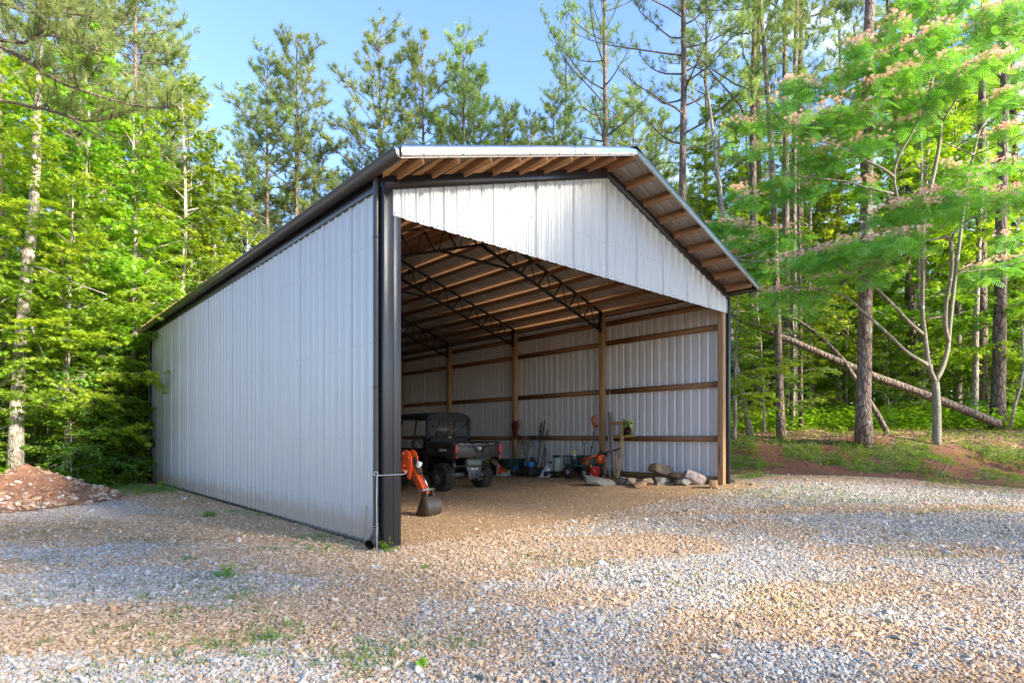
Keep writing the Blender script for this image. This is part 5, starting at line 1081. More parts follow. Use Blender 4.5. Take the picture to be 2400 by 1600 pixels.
# --- bag of soil amendment and bottles
pb = on(8.35, 1276, 1116); e = thing('feed_bag', 'white plastic bag with purple stripe slumped against the wall', 'bag', (pb[0], pb[1], gzf(pb[0], pb[1])), rotz=-62)
g = G(); n_ = 12; V = []; Q = []
for i in range(n_+1):
    tt_ = i/n_; wd_ = .19*(1-.25*tt_**3)*(1+.06*math.sin(i*1.7)); th2 = .075*math.sin(math.pi*min(1, .12+tt_*.86))+.008; zz = .44*tt_; xx = .20*tt_
    for k in range(10):
        a = k*2*math.pi/10; V.append((xx+wd_*math.copysign(abs(math.cos(a))**.7, math.cos(a))*.9, .12*tt_+th2*math.sin(a), zz+.02*math.sin(3*a+i)))
for i in range(n_):
    for k in range(10): Q.append((i*10+k, i*10+(k+1) % 10, (i+1)*10+(k+1) % 10, (i+1)*10+k))
g.add(V, Q=Q+[(0,9,8,7)]); put('sack', g, M['white'], e, smooth=True)
put('stripe', G().bar((.13,-.078,.06), (.24,.010,.25), .004, .06, up=(1,0,-.5)), M['purple'], e); text('lettering', 'ORGANIC', .045, 'plastic_black', e, (.06,-.078,.20), (72, -62, 0))
for k, (u, v, lb, mt, mt2) in enumerate(((1262, 1112, 'small green and yellow bottle left of the white bag', 'green', 'yellow'), (1269, 1112, 'dark bottle with orange cap behind the white bag', 'dark_grey', 'orange'), (1290, 1108, 'clear jug standing right of the white bag', 'pipe_grey', 'white'))):
    p = on(8.6, u, v); e = lathe_thing('bottle', lb, 'bottle', (p[0], p[1], gzf(p[0], p[1])), [(0,0),(.06,0),(.065,.02),(.065,.20),(.03,.27),(.025,.29)], mt, n=14); put('cap', G().lathe([(0,.04),(.03,.035),(.032,0)], c=(0,0,.28), n=10), M[mt2], e)
# --- push mower with grass bag
pb = on(8.45, 1243, 1111); e = thing('push_mower', 'black push mower with a blue engine cover parked against the wall', 'lawn mower', (pb[0], pb[1], gzf(pb[0], pb[1])), rotz=-95)
put('deck', G().prism([(-.34,.10),(-.30,.22),(-.1,.27),(.28,.26),(.36,.12),(.34,.08)], -.25, .25), M['plastic_black'], e, bevel=.03); put('engine', G().lathe([(0,.17),(.1,.165),(.13,.12),(.13,0)], c=(.02,0,.27), n=16), M['plastic_black'], e, smooth=True); put('engine_cover', G().box((.05,-.05,.37), (.22,.2,.15)), M['blue'], e, bevel=.03)
for sx in (-1, 1):
    for sy in (-1, 1): put('wheel', G().lathe([(0,-.02),(.06,-.025),(.095,-.02),(.095,.02),(.06,.025),(0,.02)], axis='y', n=16, c=(sx*.28, sy*.27, .095)), M['tyre'], e)
    put('handle_bar', G().tube([(-.30, sx*.2, .2), (-.52, sx*.2, .70), (-.60, sx*.19, .95)], .013, n=6), M['dark_grey'], e, smooth=True)
# --- leaning long-handled tools
def tool(lb, u0, v0, u1, v1, mat, grip, head=None, name='long_handled_tool', cat='garden tool'):
    p = on(8.6, u0, v0); q = on(9.0, u1, v1); e = thing(name, lb, cat, tuple(p)); d = q-p
    put('handle', G().tube([np.zeros(3), d*.72], .013, n=8), M[mat], e, smooth=True); put('grip', G().tube([d*.72, d], .021, n=8), M[grip], e, smooth=True)
    if head == 'broom': put('broom_head', G().prism([(-.16,-.22),(.16,-.22),(.08,.02),(-.08,.02)], -.03, .03), M['plastic_black'], e, bevel=.01)
    elif head == 'shovel': put('blade', G().prism([(-.09,-.05),(-.10,-.22),(0,-.32),(.10,-.22),(.09,-.05),(.03,0),(-.03,0)], -.006, .006), M['worn_steel'], e)
    elif head == 'rake': put('rake_head', G().box((0,0,-.02), (.36,.03,.03)), M['plastic_black'], e)
    return e
tool('blue-handled broom with black grip leaning on the wall', 1248, 1072, 1270, 990, 'blue', 'plastic_black', 'broom'); tool('tall dark-handled tool leaning right of the blue-handled broom', 1258, 1105, 1277, 984, 'dark_grey', 'plastic_black', 'rake')
tool('red-handled tool with black grip, shortest of the leaning tools', 1268, 1100, 1283, 1007, 'dark_red', 'plastic_black', 'shovel'); tool('thin black tool leaning behind the white bag', 1276, 1110, 1279, 1049, 'plastic_black', 'plastic_black', 'rake'); tool('grey-handled rake between the blue and red handles', 1255, 1110, 1268, 1008, 'worn_steel', 'worn_steel', 'rake')
# --- things hanging from the post and girt behind the vehicle
p = on(8.85, 1207, 985); e = thing('red_hand_tool', 'dark red power tool body hung with a looped cable on the third post', 'power tool', tuple(p))
put('housing', G().prism([(-.14,-.02),(.10,-.0),(.14,-.2),(.06,-.42),(.03,-.62),(-.04,-.62),(-.10,-.35),(-.16,-.2)], -.05, .05, axis='x'), M['dark_red'], e, bevel=.02); put('cable_loop', G().tube([(0, -.15-.13*math.sin(a)*1.3, -.22+.26*math.cos(a)) for a in np.linspace(-.3, 3.6, 18)], .009, n=5), M['plastic_black'], e, smooth=True)
p = on(9.0, 1234, 1020); e = thing('rope_bundle', 'tan ropes hanging in loops from the girt behind the bucket', 'rope', tuple(p))
for k in range(6):
    yk = .34-.13*k; hl = (.35,.62,.30,.75,.5,.4)[k]; put('strand', G().tube([(0, yk*.3, 0), (-.03, yk, -hl*.5), (-.04, yk+.05, -hl), (-.03, yk-.06, -hl*.9), (0, yk*.35, -.02)], .011, n=5), M['tan_rope'], e, smooth=True)
p = on(8.5, 1198, 1110); e = thing('wheelbarrow', 'dark green wheelbarrow tub standing behind the vehicle', 'wheelbarrow', (p[0], p[1], gzf(p[0], p[1])), rotz=-95)
g = G(); g.prism([(-.38,.52),(-.22,.22),(.22,.22),(.42,.56),(.40,.56),(.21,.235),(-.21,.235),(-.36,.52)], -.27, .27); put('tub', g, M['dark_green'], e, bevel=.005); 
for sy in (-1, 1): put('tub_side', G().prism([(-.37,.51),(-.22,.22),(.22,.22),(.41,.55)], sy*.27-.006, sy*.27+.006), M['dark_green'], e); put('shaft', G().tube([(.45, sy*.12, .16), (0, sy*.2, .2), (-.75, sy*.28, .50)], .018, n=6), M['wood_grey'], e, smooth=True); put('leg', G().tube([(-.22, sy*.22, .24), (-.28, sy*.22, 0)], .014, n=6), M['plastic_black'], e)
put('wheel', G().lathe([(0,-.03),(.12,-.035),(.17,0),(.12,.035),(0,.03)], axis='y', n=18, c=(.50,0,.17)), M['tyre'], e)
p = on(8.35, 1180, 1112); e = thing('cut_off_saw', 'orange cut-off saw with white disc guard on the ground by the vehicle wheel', 'power saw', (p[0], p[1], gzf(p[0], p[1])), rotz=-52)
a = np.linspace(0, math.pi, 14); put('disc_guard', G().prism([(.22*math.cos(q), .20+.22*math.sin(q)) for q in a]+[(-.22,.02),(.22,.02)], -.03, .03), M['white'], e, bevel=.01); put('motor', G().prism([(.17*math.cos(q), .19+.18*math.sin(q)) for q in a]+[(-.17,.04),(.10,.04)], -.09, -.03), M['orange'], e, bevel=.015)
put('dial', G().lathe([(0,-.02),(.05,-.018),(.05,.0)], axis='y', c=(.05,-.09,.21), n=14), M['plastic_black'], e); put('dial_cap', G().lathe([(0,-.01),(.028,-.008),(.028,.0)], axis='y', c=(.05,-.112,.21), n=12), M['label_white'], e); put('tray', G().box((.06,-.08,.05), (.22,.1,.11)), M['pipe_grey'], e, bevel=.01); put('base_plate', G().box((0,-.03,.012), (.48,.22,.02)), M['white'], e, bevel=.004)
put('handle', G().tube([(-.18,0,.36),(-.22,0,.46),(-.02,0,.52),(.06,0,.44)], .014, n=6), M['white'], e, smooth=True)
p = on(8.4, 1170, 1100); e = thing('tool_box', 'black and yellow tool box half hidden behind the vehicle wheel', 'tool box', (p[0], p[1]+.3, gzf(p[0], p[1])), rotz=-85); put('box', G().box((0,0,.26), (.4,.28,.5)), M['plastic_black'], e, bevel=.02)
for sx in (-1, 1): put('latch', G().box((sx*.1,-.145,.44), (.07,.02,.09)), M['yellow'], e, bevel=.005)

# ------------------------------------------------------------------ rubble heap at the left
hx_, hy_ = LD(-10.75, 12.75); h2x, h2y = LD(-10.9, 11.75)
def heap_z(x, y):
    def blob(cx, cy, h, r): d = np.hypot(x-cx, y-cy)/r; return h*np.clip(1-d, 0, 1)**.85*(1+.0*d)
    n_ = fbm(x*2.2+4, y*2.2, 4)-.5
    z = np.maximum.reduce([blob(hx_, hy_, .80, 1.75), blob(h2x, h2y, .42, 1.7), blob(hx_-1.1, hy_-.2, .66, 1.7)])
    return np.where(z > .0, z*(1+.35*n_)+.05*n_*np.minimum(z*8, 1), -.03)
heap = thing('rubble_heap', 'heap of red dirt and pale stones at the edge of the yard on the left', 'rubble heap', (hx_, hy_, 0))
gx = np.arange(-4.2, 2.6, .05); gy = np.arange(-3.2, 2.6, .05); X, Y = np.meshgrid(gx, gy, indexing='ij'); Z = heap_z(X+hx_, Y+hy_)+gz(X+hx_, Y+hy_); Z = np.where(heap_z(X+hx_, Y+hy_) <= 0, gz(X+hx_, Y+hy_)-.05, Z)
idx = np.arange(X.size).reshape(X.shape); g = G(); g.add(np.stack([X.ravel(), Y.ravel(), Z.ravel()], 1), Q=np.stack([idx[:-1,:-1], idx[1:,:-1], idx[1:,1:], idx[:-1,1:]], -1).reshape(-1, 4))
t = NT('red_dirt'); p = t.pos(); n1 = t.noise(p, 5, 6, .7); c = t.ramp(n1, [(.3, (.19,.08,.04)), (.55, (.33,.15,.075)), (.75, (.46,.28,.16))]); t.base(c, .95); t.bump(t.noise(p, 26, 5, .7), .9, .03)
put('dirt', g, t.m, heap, smooth=True)
t = NT('heap_stone'); c = t.ramp(t.rand(), [(0, (.40,.22,.12)), (.35, (.52,.36,.22)), (.7, (.62,.50,.36)), (1, (.62,.58,.52))]); c = t.mix(t.ramp(t.noise(t.coord(), 3., 4), [(.45, (0,0,0)), (.7, (1,1,1))]), c, (.36,.16,.08)); t.base(c, .9); M['heap_stone'] = t.m
rm = [stone_mesh('rock', 80+i, (1, .75, .5), M['heap_stone'], cuts=8, sub_=1) for i in range(6)]
rr = np.random.default_rng(4); cnt = 0; small = []
while cnt < 290 or len(small) < 1500:
    x, y = rr.uniform(-4, 2.4)+hx_, rr.uniform(-3, 2.4)+hy_; z = float(heap_z(np.array(x), np.array(y)))
    if z < .015: continue
    pk = float(fbm(x*1.3, y*1.3, 3)); low = 1 if z < .28 else 0
    if rr.random() > (.35+.8*low+.8*(pk-.35)): continue
    if cnt < 290 and rr.random() < .4 and (x-hx_) > -3.2:
        s_ = rr.uniform(.08, .20)*(1.15 if low else .85); o = put('rock', rm[cnt % 6], parent=heap, loc=(x-hx_, y-hy_, z+gzf(x, y)+s_*.08)); o.scale = (s_, s_, s_*rr.uniform(.7, 1.1)); o.rotation_euler = (rr.normal(0, .35), rr.normal(0, .35), rr.random()*6.28); cnt += 1
    else: small.append((x-hx_, y-hy_, z+gzf(x, y), rr.uniform(.02, .06)))
g = G(); Vs = np.array([v.co[:] for v in rm[0].vertices]); Ts = np.array([p.vertices[:] for p in rm[0].polygons])
for x, y, z, s_ in small: a = rr.random()*6.28; Rm = np.array(Euler((rr.normal(0, .5), rr.normal(0, .5), a)).to_matrix()); g.add((Vs*s_)@Rm.T+[x, y, z+s_*.1], T=Ts)
put('rock_chips', g, M['heap_stone'], heap, kind='stuff')
for pts, lb in (([at3(-20, 1192, 10.6), at3(60, 1196, 10.9), at3(110, 1190, 11.2), at3(175, 1180, 11.9)], 'long dry twig lying along the foot of the rubble heap'), ([at3(98, 1196, 11.0), at3(96, 1184, 11.1), at3(101, 1172, 11.2), at3(100, 1160, 11.25)], 'dark curved twig standing out of the front of the rubble heap'), ([at3(112, 1096, 12.3), at3(124, 1091, 12.3), at3(133, 1088, 12.3)], 'pale broken stick on top of the rubble heap')):
    P = [list(q) for q in pts]
    for q in P[:1]: q[2] = max(q[2], gzf(q[0], q[1])+.01)
    stick('twig', lb, 'twig', [tuple(q) for q in P], [.012]*len(P), 'bark_far', 5)
rr = np.random.default_rng(14); g = G()
for k in range(26):
    x, y = hx_+rr.uniform(-2, 1.2), hy_+rr.uniform(-1.6, .8); z = float(heap_z(np.array(x), np.array(y)))+gzf(x, y)
    P = arc((x, y, z), (rr.normal(), rr.normal(), .25), rr.uniform(.2, .7), (0, 0, -.4), 4, rr, .2); g.tube(P, np.linspace(.006, .003, 5), n=4, cap=False)
o = put('dry_twigs', g, M['bark_far'], kind='stuff')

# ------------------------------------------------------------------ gravel stones (instanced on points)
def scatter_nodes(name, label, pts, rots, scl, extra, builder, mat):
    me = bpy.data.meshes.new(name); me.vertices.add(len(pts)); me.vertices.foreach_set('co', np.asarray(pts, np.float32).ravel())
    a = me.attributes.new('rot', 'FLOAT_VECTOR', 'POINT'); a.data.foreach_set('vector', np.asarray(rots, np.float32).ravel())
    a = me.attributes.new('scl', 'FLOAT_VECTOR', 'POINT'); a.data.foreach_set('vector', np.asarray(scl, np.float32).ravel())
    for k, v in extra.items(): a = me.attributes.new(k, 'FLOAT', 'POINT'); a.data.foreach_set('value', np.asarray(v, np.float32))
    o = bpy.data.objects.new(name, me); COL.objects.link(o); o['kind'] = 'stuff'; o['label'] = label
    ng = bpy.data.node_groups.new(name+'_nodes', 'GeometryNodeTree'); ng.interface.new_socket('Geometry', in_out='INPUT', socket_type='NodeSocketGeometry'); ng.interface.new_socket('Geometry', in_out='OUTPUT', socket_type='NodeSocketGeometry')
    N = ng.nodes; Lk = ng.links; gi = N.new('NodeGroupInput'); go = N.new('NodeGroupOutput'); ip = N.new('GeometryNodeInstanceOnPoints'); gti = N.new('GeometryNodeGeometryToInstance')
    for s_ in builder(ng): Lk.new(s_, gti.inputs[0])
    ri = N.new('FunctionNodeRandomValue'); ri.data_type = 'INT'; ri.inputs[4].default_value = 0; ri.inputs[5].default_value = 7
    r1 = N.new('GeometryNodeInputNamedAttribute'); r1.data_type = 'FLOAT_VECTOR'; r1.inputs[0].default_value = 'rot'; s1 = N.new('GeometryNodeInputNamedAttribute'); s1.data_type = 'FLOAT_VECTOR'; s1.inputs[0].default_value = 'scl'
    Lk.new(gi.outputs[0], ip.inputs['Points']); Lk.new(gti.outputs[0], ip.inputs['Instance']); ip.inputs['Pick Instance'].default_value = True; Lk.new(ri.outputs[2], ip.inputs['Instance Index'])
    e2r = N.new('FunctionNodeEulerToRotation'); Lk.new(r1.outputs[0], e2r.inputs[0]); Lk.new(e2r.outputs[0], ip.inputs['Rotation']); Lk.new(s1.outputs[0], ip.inputs['Scale'])
    sm = N.new('GeometryNodeSetMaterial'); sm.inputs['Material'].default_value = mat; Lk.new(ip.outputs[0], sm.inputs[0]); Lk.new(sm.outputs[0], go.inputs[0])
    md = o.modifiers.new('scatter', 'NODES'); md.node_group = ng; return o
def stones(ng):
    N = ng.nodes; Lk = ng.links; outs = []
    for i in range(8):
        ic = N.new('GeometryNodeMeshIcoSphere'); ic.inputs['Radius'].default_value = 1.; ic.inputs['Subdivisions'].default_value = 2 if i % 2 else 1
        nz_ = N.new('ShaderNodeTexNoise'); nz_.inputs['Scale'].default_value = .75; nz_.inputs['Detail'].default_value = 1.
        ps_ = N.new('GeometryNodeInputPosition'); ad = N.new('ShaderNodeVectorMath'); ad.operation = 'ADD'; ad.inputs[1].default_value = (i*13.1, i*5.3, i*2.7); Lk.new(ps_.outputs[0], ad.inputs[0]); Lk.new(ad.outputs[0], nz_.inputs['Vector'])
        sb = N.new('ShaderNodeVectorMath'); sb.operation = 'SUBTRACT'; sb.inputs[1].default_value = (.5, .5, .5); Lk.new(nz_.outputs['Color'], sb.inputs[0])
        ml = N.new('ShaderNodeVectorMath'); ml.operation = 'SCALE'; ml.inputs['Scale'].default_value = 1.9; Lk.new(sb.outputs[0], ml.inputs[0])
        sp = N.new('GeometryNodeSetPosition'); Lk.new(ic.outputs[0], sp.inputs[0]); Lk.new(ml.outputs[0], sp.inputs['Offset']); ss = N.new('GeometryNodeSetShadeSmooth'); ss.inputs['Shade Smooth'].default_value = False; Lk.new(sp.outputs[0], ss.inputs[0]); outs.append(ss.outputs[0])
    return outs
t = NT('gravel_stone'); v_ = t.attr('tint', ty='INSTANCER'); tn = t.attr('tanmix', ty='INSTANCER')
grey = t.ramp(v_, [(0, (.20,.185,.16)), (.3, (.34,.315,.275)), (.6, (.47,.435,.38)), (.85, (.58,.535,.465)), (1, (.74,.685,.60))])
tanc = t.ramp(v_, [(0, (.22,.11,.045)), (.3, (.44,.245,.11)), (.7, (.62,.39,.20)), (1, (.78,.60,.38))])
c = t.mix(tn, grey, tanc); c = t.mix(t.math('MULTIPLY', t.noise(t.coord(), 2.5, 3), .35), c, (.30,.22,.15)); t.base(c, .82, 0, .3); M['gravel'] = t.m
def yard_pts(D0, D1, dens, seed, amax=.95):
    rr = np.random.default_rng(seed); n = int(dens*amax*(D1*D1-D0*D0)); D = np.sqrt(rr.uniform(D0*D0, D1*D1, n)); a = rr.uniform(-amax, amax, n); x, y = LD(a*D, D); return x, y, rr
PT_, RT_, SC_, TI_, TM_ = [], [], [], [], []
for D0, D1, dens, s0, seed in ((2.9, 5.2, 5600, .0086, 1), (5.2, 8., 3300, .0090, 2), (8., 12., 1500, .0098, 3), (12., 17.5, 500, .011, 4)):
    x, y, rr = yard_pts(D0, D1, dens, seed)
    tan, clay, lit, grn = masks(x, y); inside = (x > .0) & (x < BW) & (y > 0)
    keep = (clay < .35) & (lit < .4) & ((x > -.05) | (x < -.05)) & (rr.random(len(x)) < np.where(inside, .3, 1-.5*tan)) & (heap_z(x, y) < .01)
    x, y, tan = x[keep], y[keep], tan[keep]; n = len(x); s_ = s0*np.exp(rr.normal(0, .36, n))*np.where(rr.random(n) < .012, 2.1, 1.)*np.where((x > 0) & (y > 0), .62, 1.)
    PT_.append(np.stack([x, y, gz(x, y)+s_*.25], 1)); RT_.append(np.stack([rr.normal(0, .5, n), rr.normal(0, .5, n), rr.random(n)*6.28], 1)); SC_.append(np.stack([s_*1.15, s_*rr.uniform(.6, .95, n), s_*rr.uniform(.4, .62, n)], 1))
    nn = fbm(x*1.1+2, y*1.1, 3); TM_.append((rr.random(n) < np.clip(tan*.85+.24+.5*(nn-.5), 0, 1))*rr.uniform(.5, 1, n)); TI_.append(np.clip(rr.beta(2.2, 2., n), 0, 1))
scatter_nodes('gravel', 'loose grey and tan gravel stones covering the yard', np.concatenate(PT_), np.concatenate(RT_), np.concatenate(SC_), {'tint': np.concatenate(TI_), 'tanmix': np.concatenate(TM_)}, stones, M['gravel'])
print('gravel stones', sum(map(len, PT_)))

# ------------------------------------------------------------------ grass, weeds, litter
def blades(g, x, y, h, rr, k=12, spread=.05, wd=.004, droop=.35, tint=.5, z=None):
    n = len(x); z = gz(x, y) if z is None else z; B = np.stack([x, y, z], 1)[:, None]+np.concatenate([rr.normal(0, spread, (n, k, 2)), np.full((n, k, 1), -.004)], 2)
    az = rr.uniform(0, 6.28, (n, k)); hh = np.asarray(h).reshape(-1, 1)*rr.uniform(.5, 1.1, (n, k)); ln = rr.uniform(.15, droop*2.2, (n, k))
    dxy = np.stack([np.cos(az), np.sin(az), 0*az], 2); px_ = np.stack([-np.sin(az), np.cos(az), 0*az], 2)*wd/2
    mid = B+dxy*(hh*ln*.35)[..., None]+np.stack([0*hh, 0*hh, hh*.62], 2); tip = B+dxy*(hh*ln)[..., None]+np.stack([0*hh, 0*hh, hh*(1-.35*ln)], 2)
    V = np.stack([B-px_, B+px_, mid+px_*.8, mid-px_*.8, tip], 2).reshape(-1, 3); m = n*k; b = np.arange(m)[:, None]*5
    g.add(V, T=b+np.array([[3, 2, 4]]), Q=b+np.array([[0, 1, 2, 3]]), tint=np.repeat(np.clip(np.repeat(tint+rr.normal(0, .1, n), k)+rr.normal(0, .14, m), 0, 1), 5))
def sprigs(g, x, y, rr, size=.1, nl=9, ls=.035, tint=.5, mat_oval=OVAL):
    n = len(x); z = gz(x, y); u = np.tile(np.linspace(.2, 1, nl), (n, 1)); az = rr.uniform(0, 6.28, (n, nl)); hh = np.asarray(size).reshape(-1, 1)*np.ones((n, nl))
    P = np.stack([x, y, z], 1)[:, None]+np.stack([np.cos(az)*hh*.35*(1-u*.4), np.sin(az)*hh*.35*(1-u*.4), hh*u], 2); d = np.stack([np.cos(az), np.sin(az), rr.normal(.1, .3, (n, nl))], 2)
    scatter(g, mat_oval, P.reshape(-1, 3), d.reshape(-1, 3), (np.array([0, 0, 1.])+rr.normal(0, .35, (n*nl, 3))), np.repeat(np.asarray(size)*0+1, nl)*ls*rr.uniform(.6, 1.3, n*nl)*(np.repeat(np.asarray(size), nl)/.1)**.5, np.clip(tint+rr.normal(0, .16, n*nl), 0, 1))
rr = np.random.default_rng(90)
# bank grass and clover-like cover
n = 42000; L = rr.uniform(4.5, 19, n); D = rr.uniform(13, 25, n); x, y = LD(L, D); tan, clay, lit, grn = masks(x, y); t_, m_ = bank(x, y)
w_ = grn*m_; k = (rr.random(n) < w_*.42) & (x > BW+.12); g = G(); blades(g, x[k], y[k], rr.uniform(.06, .17, k.sum()), rr, 9, .05, .0055, .5, .55); put('bank_grass', g, M['grass'], kind='stuff', tint=True, label='soft green grass along the top of the red bank')
g = G(); k2 = (rr.random(n) < w_*.45+.10*m_*sst(.5, 1.5, t_)) & (x > BW+.15); sprigs(g, x[k2], y[k2], rr, rr.uniform(.06, .16, k2.sum()), 8, .032, .55); put('ground_cover', g, M['leaf'], kind='stuff', tint=True, label='low leafy weeds growing on the bank')
# forest floor undergrowth
n = 15000; a = np.concatenate([rr.uniform(.33, 1.0, n//2), rr.uniform(-1.0, -.55, n//2)]); D = np.concatenate([rr.uniform(19, 42, n//2), rr.uniform(13.5, 36, n//2)]); x, y = LD(a*D, D); t_, m_ = bank(x, y); tan, clay, lit, grn = masks(x, y)
k = np.where(x > BW, (t_ > 3.2)*np.minimum(1, (t_-3)/5), (lit > .5)*.8) > rr.random(n); k &= ~((x > -1) & (x < BW+.3) & (y < BL+1))
g = G(); sprigs(g, x[k], y[k], rr, rr.uniform(.2, .75, k.sum()), 16, .062, .45); put('undergrowth', g, M['leaf'], kind='stuff', tint=True, label='low green undergrowth covering the woodland floor')
# leaf litter
n = 26000; L = rr.uniform(4.5, 24, n); D = rr.uniform(14, 28, n); x, y = LD(L, D); t_, m_ = bank(x, y); tan, clay, lit, grn = masks(x, y); k = (rr.random(n) < lit*m_*.9+clay*.28) & (x > BW+.1); x, y = x[k], y[k]; n = len(x)
t = NT('dead_leaf'); c = t.ramp(t.attr('tint'), [(0, (.10,.05,.025)), (.5, (.27,.14,.07)), (1, (.50,.34,.20))]); t.base(c, .85); M['dead_leaf'] = t.m
g = G(); scatter(g, OVAL, np.stack([x, y, gz(x, y)+.012], 1), rr.normal(0, 1, (n, 3))*[1, 1, .25], np.array([0, 0, 1.])+rr.normal(0, .45, (n, 3)), rr.uniform(.035, .075, n), rr.random(n)); put('leaf_litter', g, M['dead_leaf'], kind='stuff', tint=True, label='brown fallen leaves lying between the trees')
# sparse grass in the yard and along the left edge, crab grass in the foreground
n = 60000; x, y, r2 = yard_pts(3., 18, 60000/(.95*(18*18-9)), 77); tan, clay, lit, grn = masks(x, y); f_ = fbm(x*.9+31, y*.9+17, 3); fl = sst(-1.5, -4.5, x)*.5
dist = fwd(x, y)[1]; k = (rr.random(len(x)) < (.10*sst(.50, .72, f_)+.22*sst(.60, .75, f_)+fl*.18*sst(.45, .7, f_))*np.where(dist < 8, 1.0, .8)) & ~((x > -.15) & (y > -.3) & (x < BW)) & (clay < .3) & (heap_z(x, y) < .01)
g = G(); blades(g, x[k], y[k], rr.uniform(.025, .075, k.sum()), rr, 7, .028, .0042, 1.2, .55); put('yard_grass', g, M['grass'], kind='stuff', tint=True, label='thin grass sprouting through the gravel')
x, y, r2 = yard_pts(3., 17, 5., 55); k = (heap_z(x, y) < .01) & (masks(x, y)[1] < .3); x, y = x[k], y[k]; n = len(x)
g = G(); scatter(g, OVAL, np.stack([x, y, gz(x, y)+.022], 1), rr.normal(0, 1, (n, 3))*[1, 1, .2], np.array([0, 0, 1.])+rr.normal(0, .5, (n, 3)), rr.uniform(.015, .04, n), rr.uniform(0, 1, n)); put('leaf_crumbs', g, M['dead_leaf'], kind='stuff', tint=True, label='small dry leaf bits scattered over the gravel')
# edges: along the base of the side wall, the corner, right corner, and the left woodland edge
g = G()
def clump(u, v, n_, r_, h, z=0., k=10, tint=.55, wd=.0045):
    a = (v-1020.4)/1346.9; D = (CZ-z)/a; x0, y0 = LD((u-1200)/1346.9*D, D); xx = x0+rr.normal(0, r_, n_); yy = y0+rr.normal(0, r_, n_); q = ~((xx > -.03) & (xx < BW+.04) & (yy > -.03)); blades(g, xx[q], yy[q], rr.uniform(.5, 1, q.sum())*h, rr, k, .03, wd, .7, tint)
for u, v, n_, r_, h in ((492,1210,26,.06,.20),(615,1205,30,.22,.13),(560,1198,12,.15,.10),(735,1262,30,.20,.10),(800,1283,26,.25,.10),(700,1285,14,.2,.09),(385,1150,60,.35,.26),(330,1155,70,.5,.22),(300,1146,60,.4,.30),(1000,1330,6,.05,.08),(530,1352,14,.06,.13),(440,1310,8,.05,.09),(590,1400,24,.25,.08),(450,1400,22,.3,.09),(370,1460,20,.25,.09),(620,1500,26,.25,.09),(480,1540,30,.3,.08),(860,1530,34,.22,.08),(1040,1500,20,.2,.07),(900,1545,20,.12,.09),(620,1495,20,.1,.1),(1460,1445,10,.1,.05),(1830,1280,6,.05,.06),(2060,1175,60,.5,.08),(1900,1165,80,.7,.08),(1800,1160,70,.6,.08),(1725,1128,60,.25,.15),(2150,1195,20,.3,.07),(2290,1150,50,.5,.10),(2330,1190,20,.2,.08),(915,1290,10,.06,.10),(250,1100,60,.4,.35)):
    clump(u, v, n_, r_, h, z=.22 if u > 1700 and v < 1200 else 0)
put('grass_clumps', g, M['grass'], kind='stuff', tint=True, label='clumps of grass along the wall foot and yard edges')
def weed(lb, u, v, h, n_, z=0., mat='grass', ls=.04):
    a = (v-1020.4)/1346.9; D = (CZ-z)/a; x0, y0 = LD((u-1200)/1346.9*D, D); e = thing('weed', lb, 'weed', (x0, y0, gzf(x0, y0))); g = G(); gs = G()
    for k in range(n_):
        az = rr.random()*6.28; P = arc((0,0,-.01), (math.cos(az)*.4, math.sin(az)*.4, 1), h*rr.uniform(.6, 1.1), (0,0,-.2), 4, rr, .12); gs.tube(P, np.linspace(.0035, .0015, 5), n=4, cap=False)
        m = 9; ss = rr.uniform(.15, 1, m); Q_ = np.array([along(P, s_)[0] for s_ in ss]); d = rr.normal(0, 1, (m, 3))+[0, 0, .4]; scatter(g, OVAL, Q_, d, np.array([0, 0, 1.])+rr.normal(0, .4, (m, 3)), ls*rr.uniform(.6, 1.1, m), np.clip(.5+rr.normal(0, .15, m), 0, 1))
    put('stems', gs, M['grass'], e); put('leaves', g, M['leaf'], e, tint=True); return e
weed('spindly green weed growing against the black front corner post', 902, 1290, .24, 5, ls=.038); weed('broad-leaved weed sprouting beside the black cart wheel', 1377, 1130, .16, 5, z=.2, ls=.06)
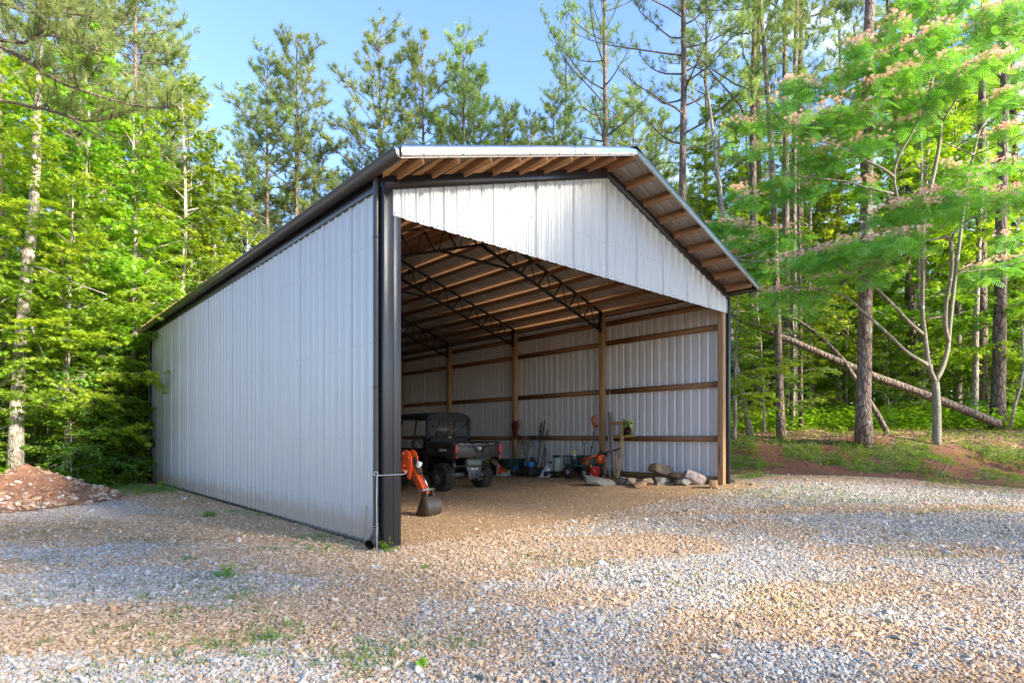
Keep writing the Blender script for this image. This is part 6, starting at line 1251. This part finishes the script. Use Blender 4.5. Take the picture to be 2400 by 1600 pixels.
weed('lone weed in the grey gravel below the front corner', 530, 1345, .13, 5, ls=.035); weed('bushy weed at the foot of the far end of the side wall', 385, 1150, .35, 9, ls=.06); weed('seedling at the bottom edge of the gravel, right of centre', 985, 1565, .07, 4, ls=.035)
# fallen leaf, blond dead stalk at the corner
x, y = at(1705, 3.82); z0 = gzf(x, y); g = G(); scatter(g, STAR, np.array([[0, 0, .0]]), np.array([[.3, 1, .2]]), np.array([[0, .3, 1]]), [.085], [.8]); lf = put('fallen_leaf', g, simple('brown_leaf', (.42,.20,.09), .7), loc=(x, y, z0+.035)); tag(lf, 'single large brown leaf lying on the grey gravel near the bottom edge', 'leaf')
o = leaner('dry_stalk', 'pale dry stalk leaning on the side wall beside the downspout elbow', 'stalk', (-.09, .42, .02), (-.03, .46, .52), .005, 'wood_pale', 6)
# shrubs and seedlings on the bank
for i, (u, D, k, s_, lb) in enumerate([(2310, 15.2, 'shrub1', .14, 'low weed clump on the bare clay near the right edge'), (2395, 14.6, 'shrub1', .20, 'leafy weed cut by the right edge at the foot of the bank'), (2180, 16.6, 'shrub1', .16, None), (1965, 15.3, 'shrub1', .12, 'small weed on the clay below the nearest pine'), (2285, 19.5, 'shrub1', .4, None), (1760, 16.5, 'shrub2', .14, None), (2080, 19.5, 'shrub1', .32, 'low bushy seedling behind the nearest pine')]):
    x, y = at(u, D); tree(k, x, y, s_, label=lb)
g = G()  # dead roots and twigs lying on the bank
for k in range(170):
    L_ = rr.uniform(5.5, 20); D_ = rr.uniform(14, 24); x, y = LD(L_, D_); t_, m_ = bank(np.array(x), np.array(y))
    if m_ < .9 or t_ < 0: continue
    az = rr.random()*6.28; P = arc((x, y, gzf(x, y)+.02), (math.cos(az), math.sin(az), 0), rr.uniform(.3, 1.4), (0, 0, 0), 6, rr, .16); P[:, 2] = gz(P[:, 0], P[:, 1])+.015; g.tube(P, np.linspace(.013, .005, 7), n=4, cap=False)
put('twigs', g, M['wood_grey'], kind='stuff', label='dead twigs and roots strewn over the bank')
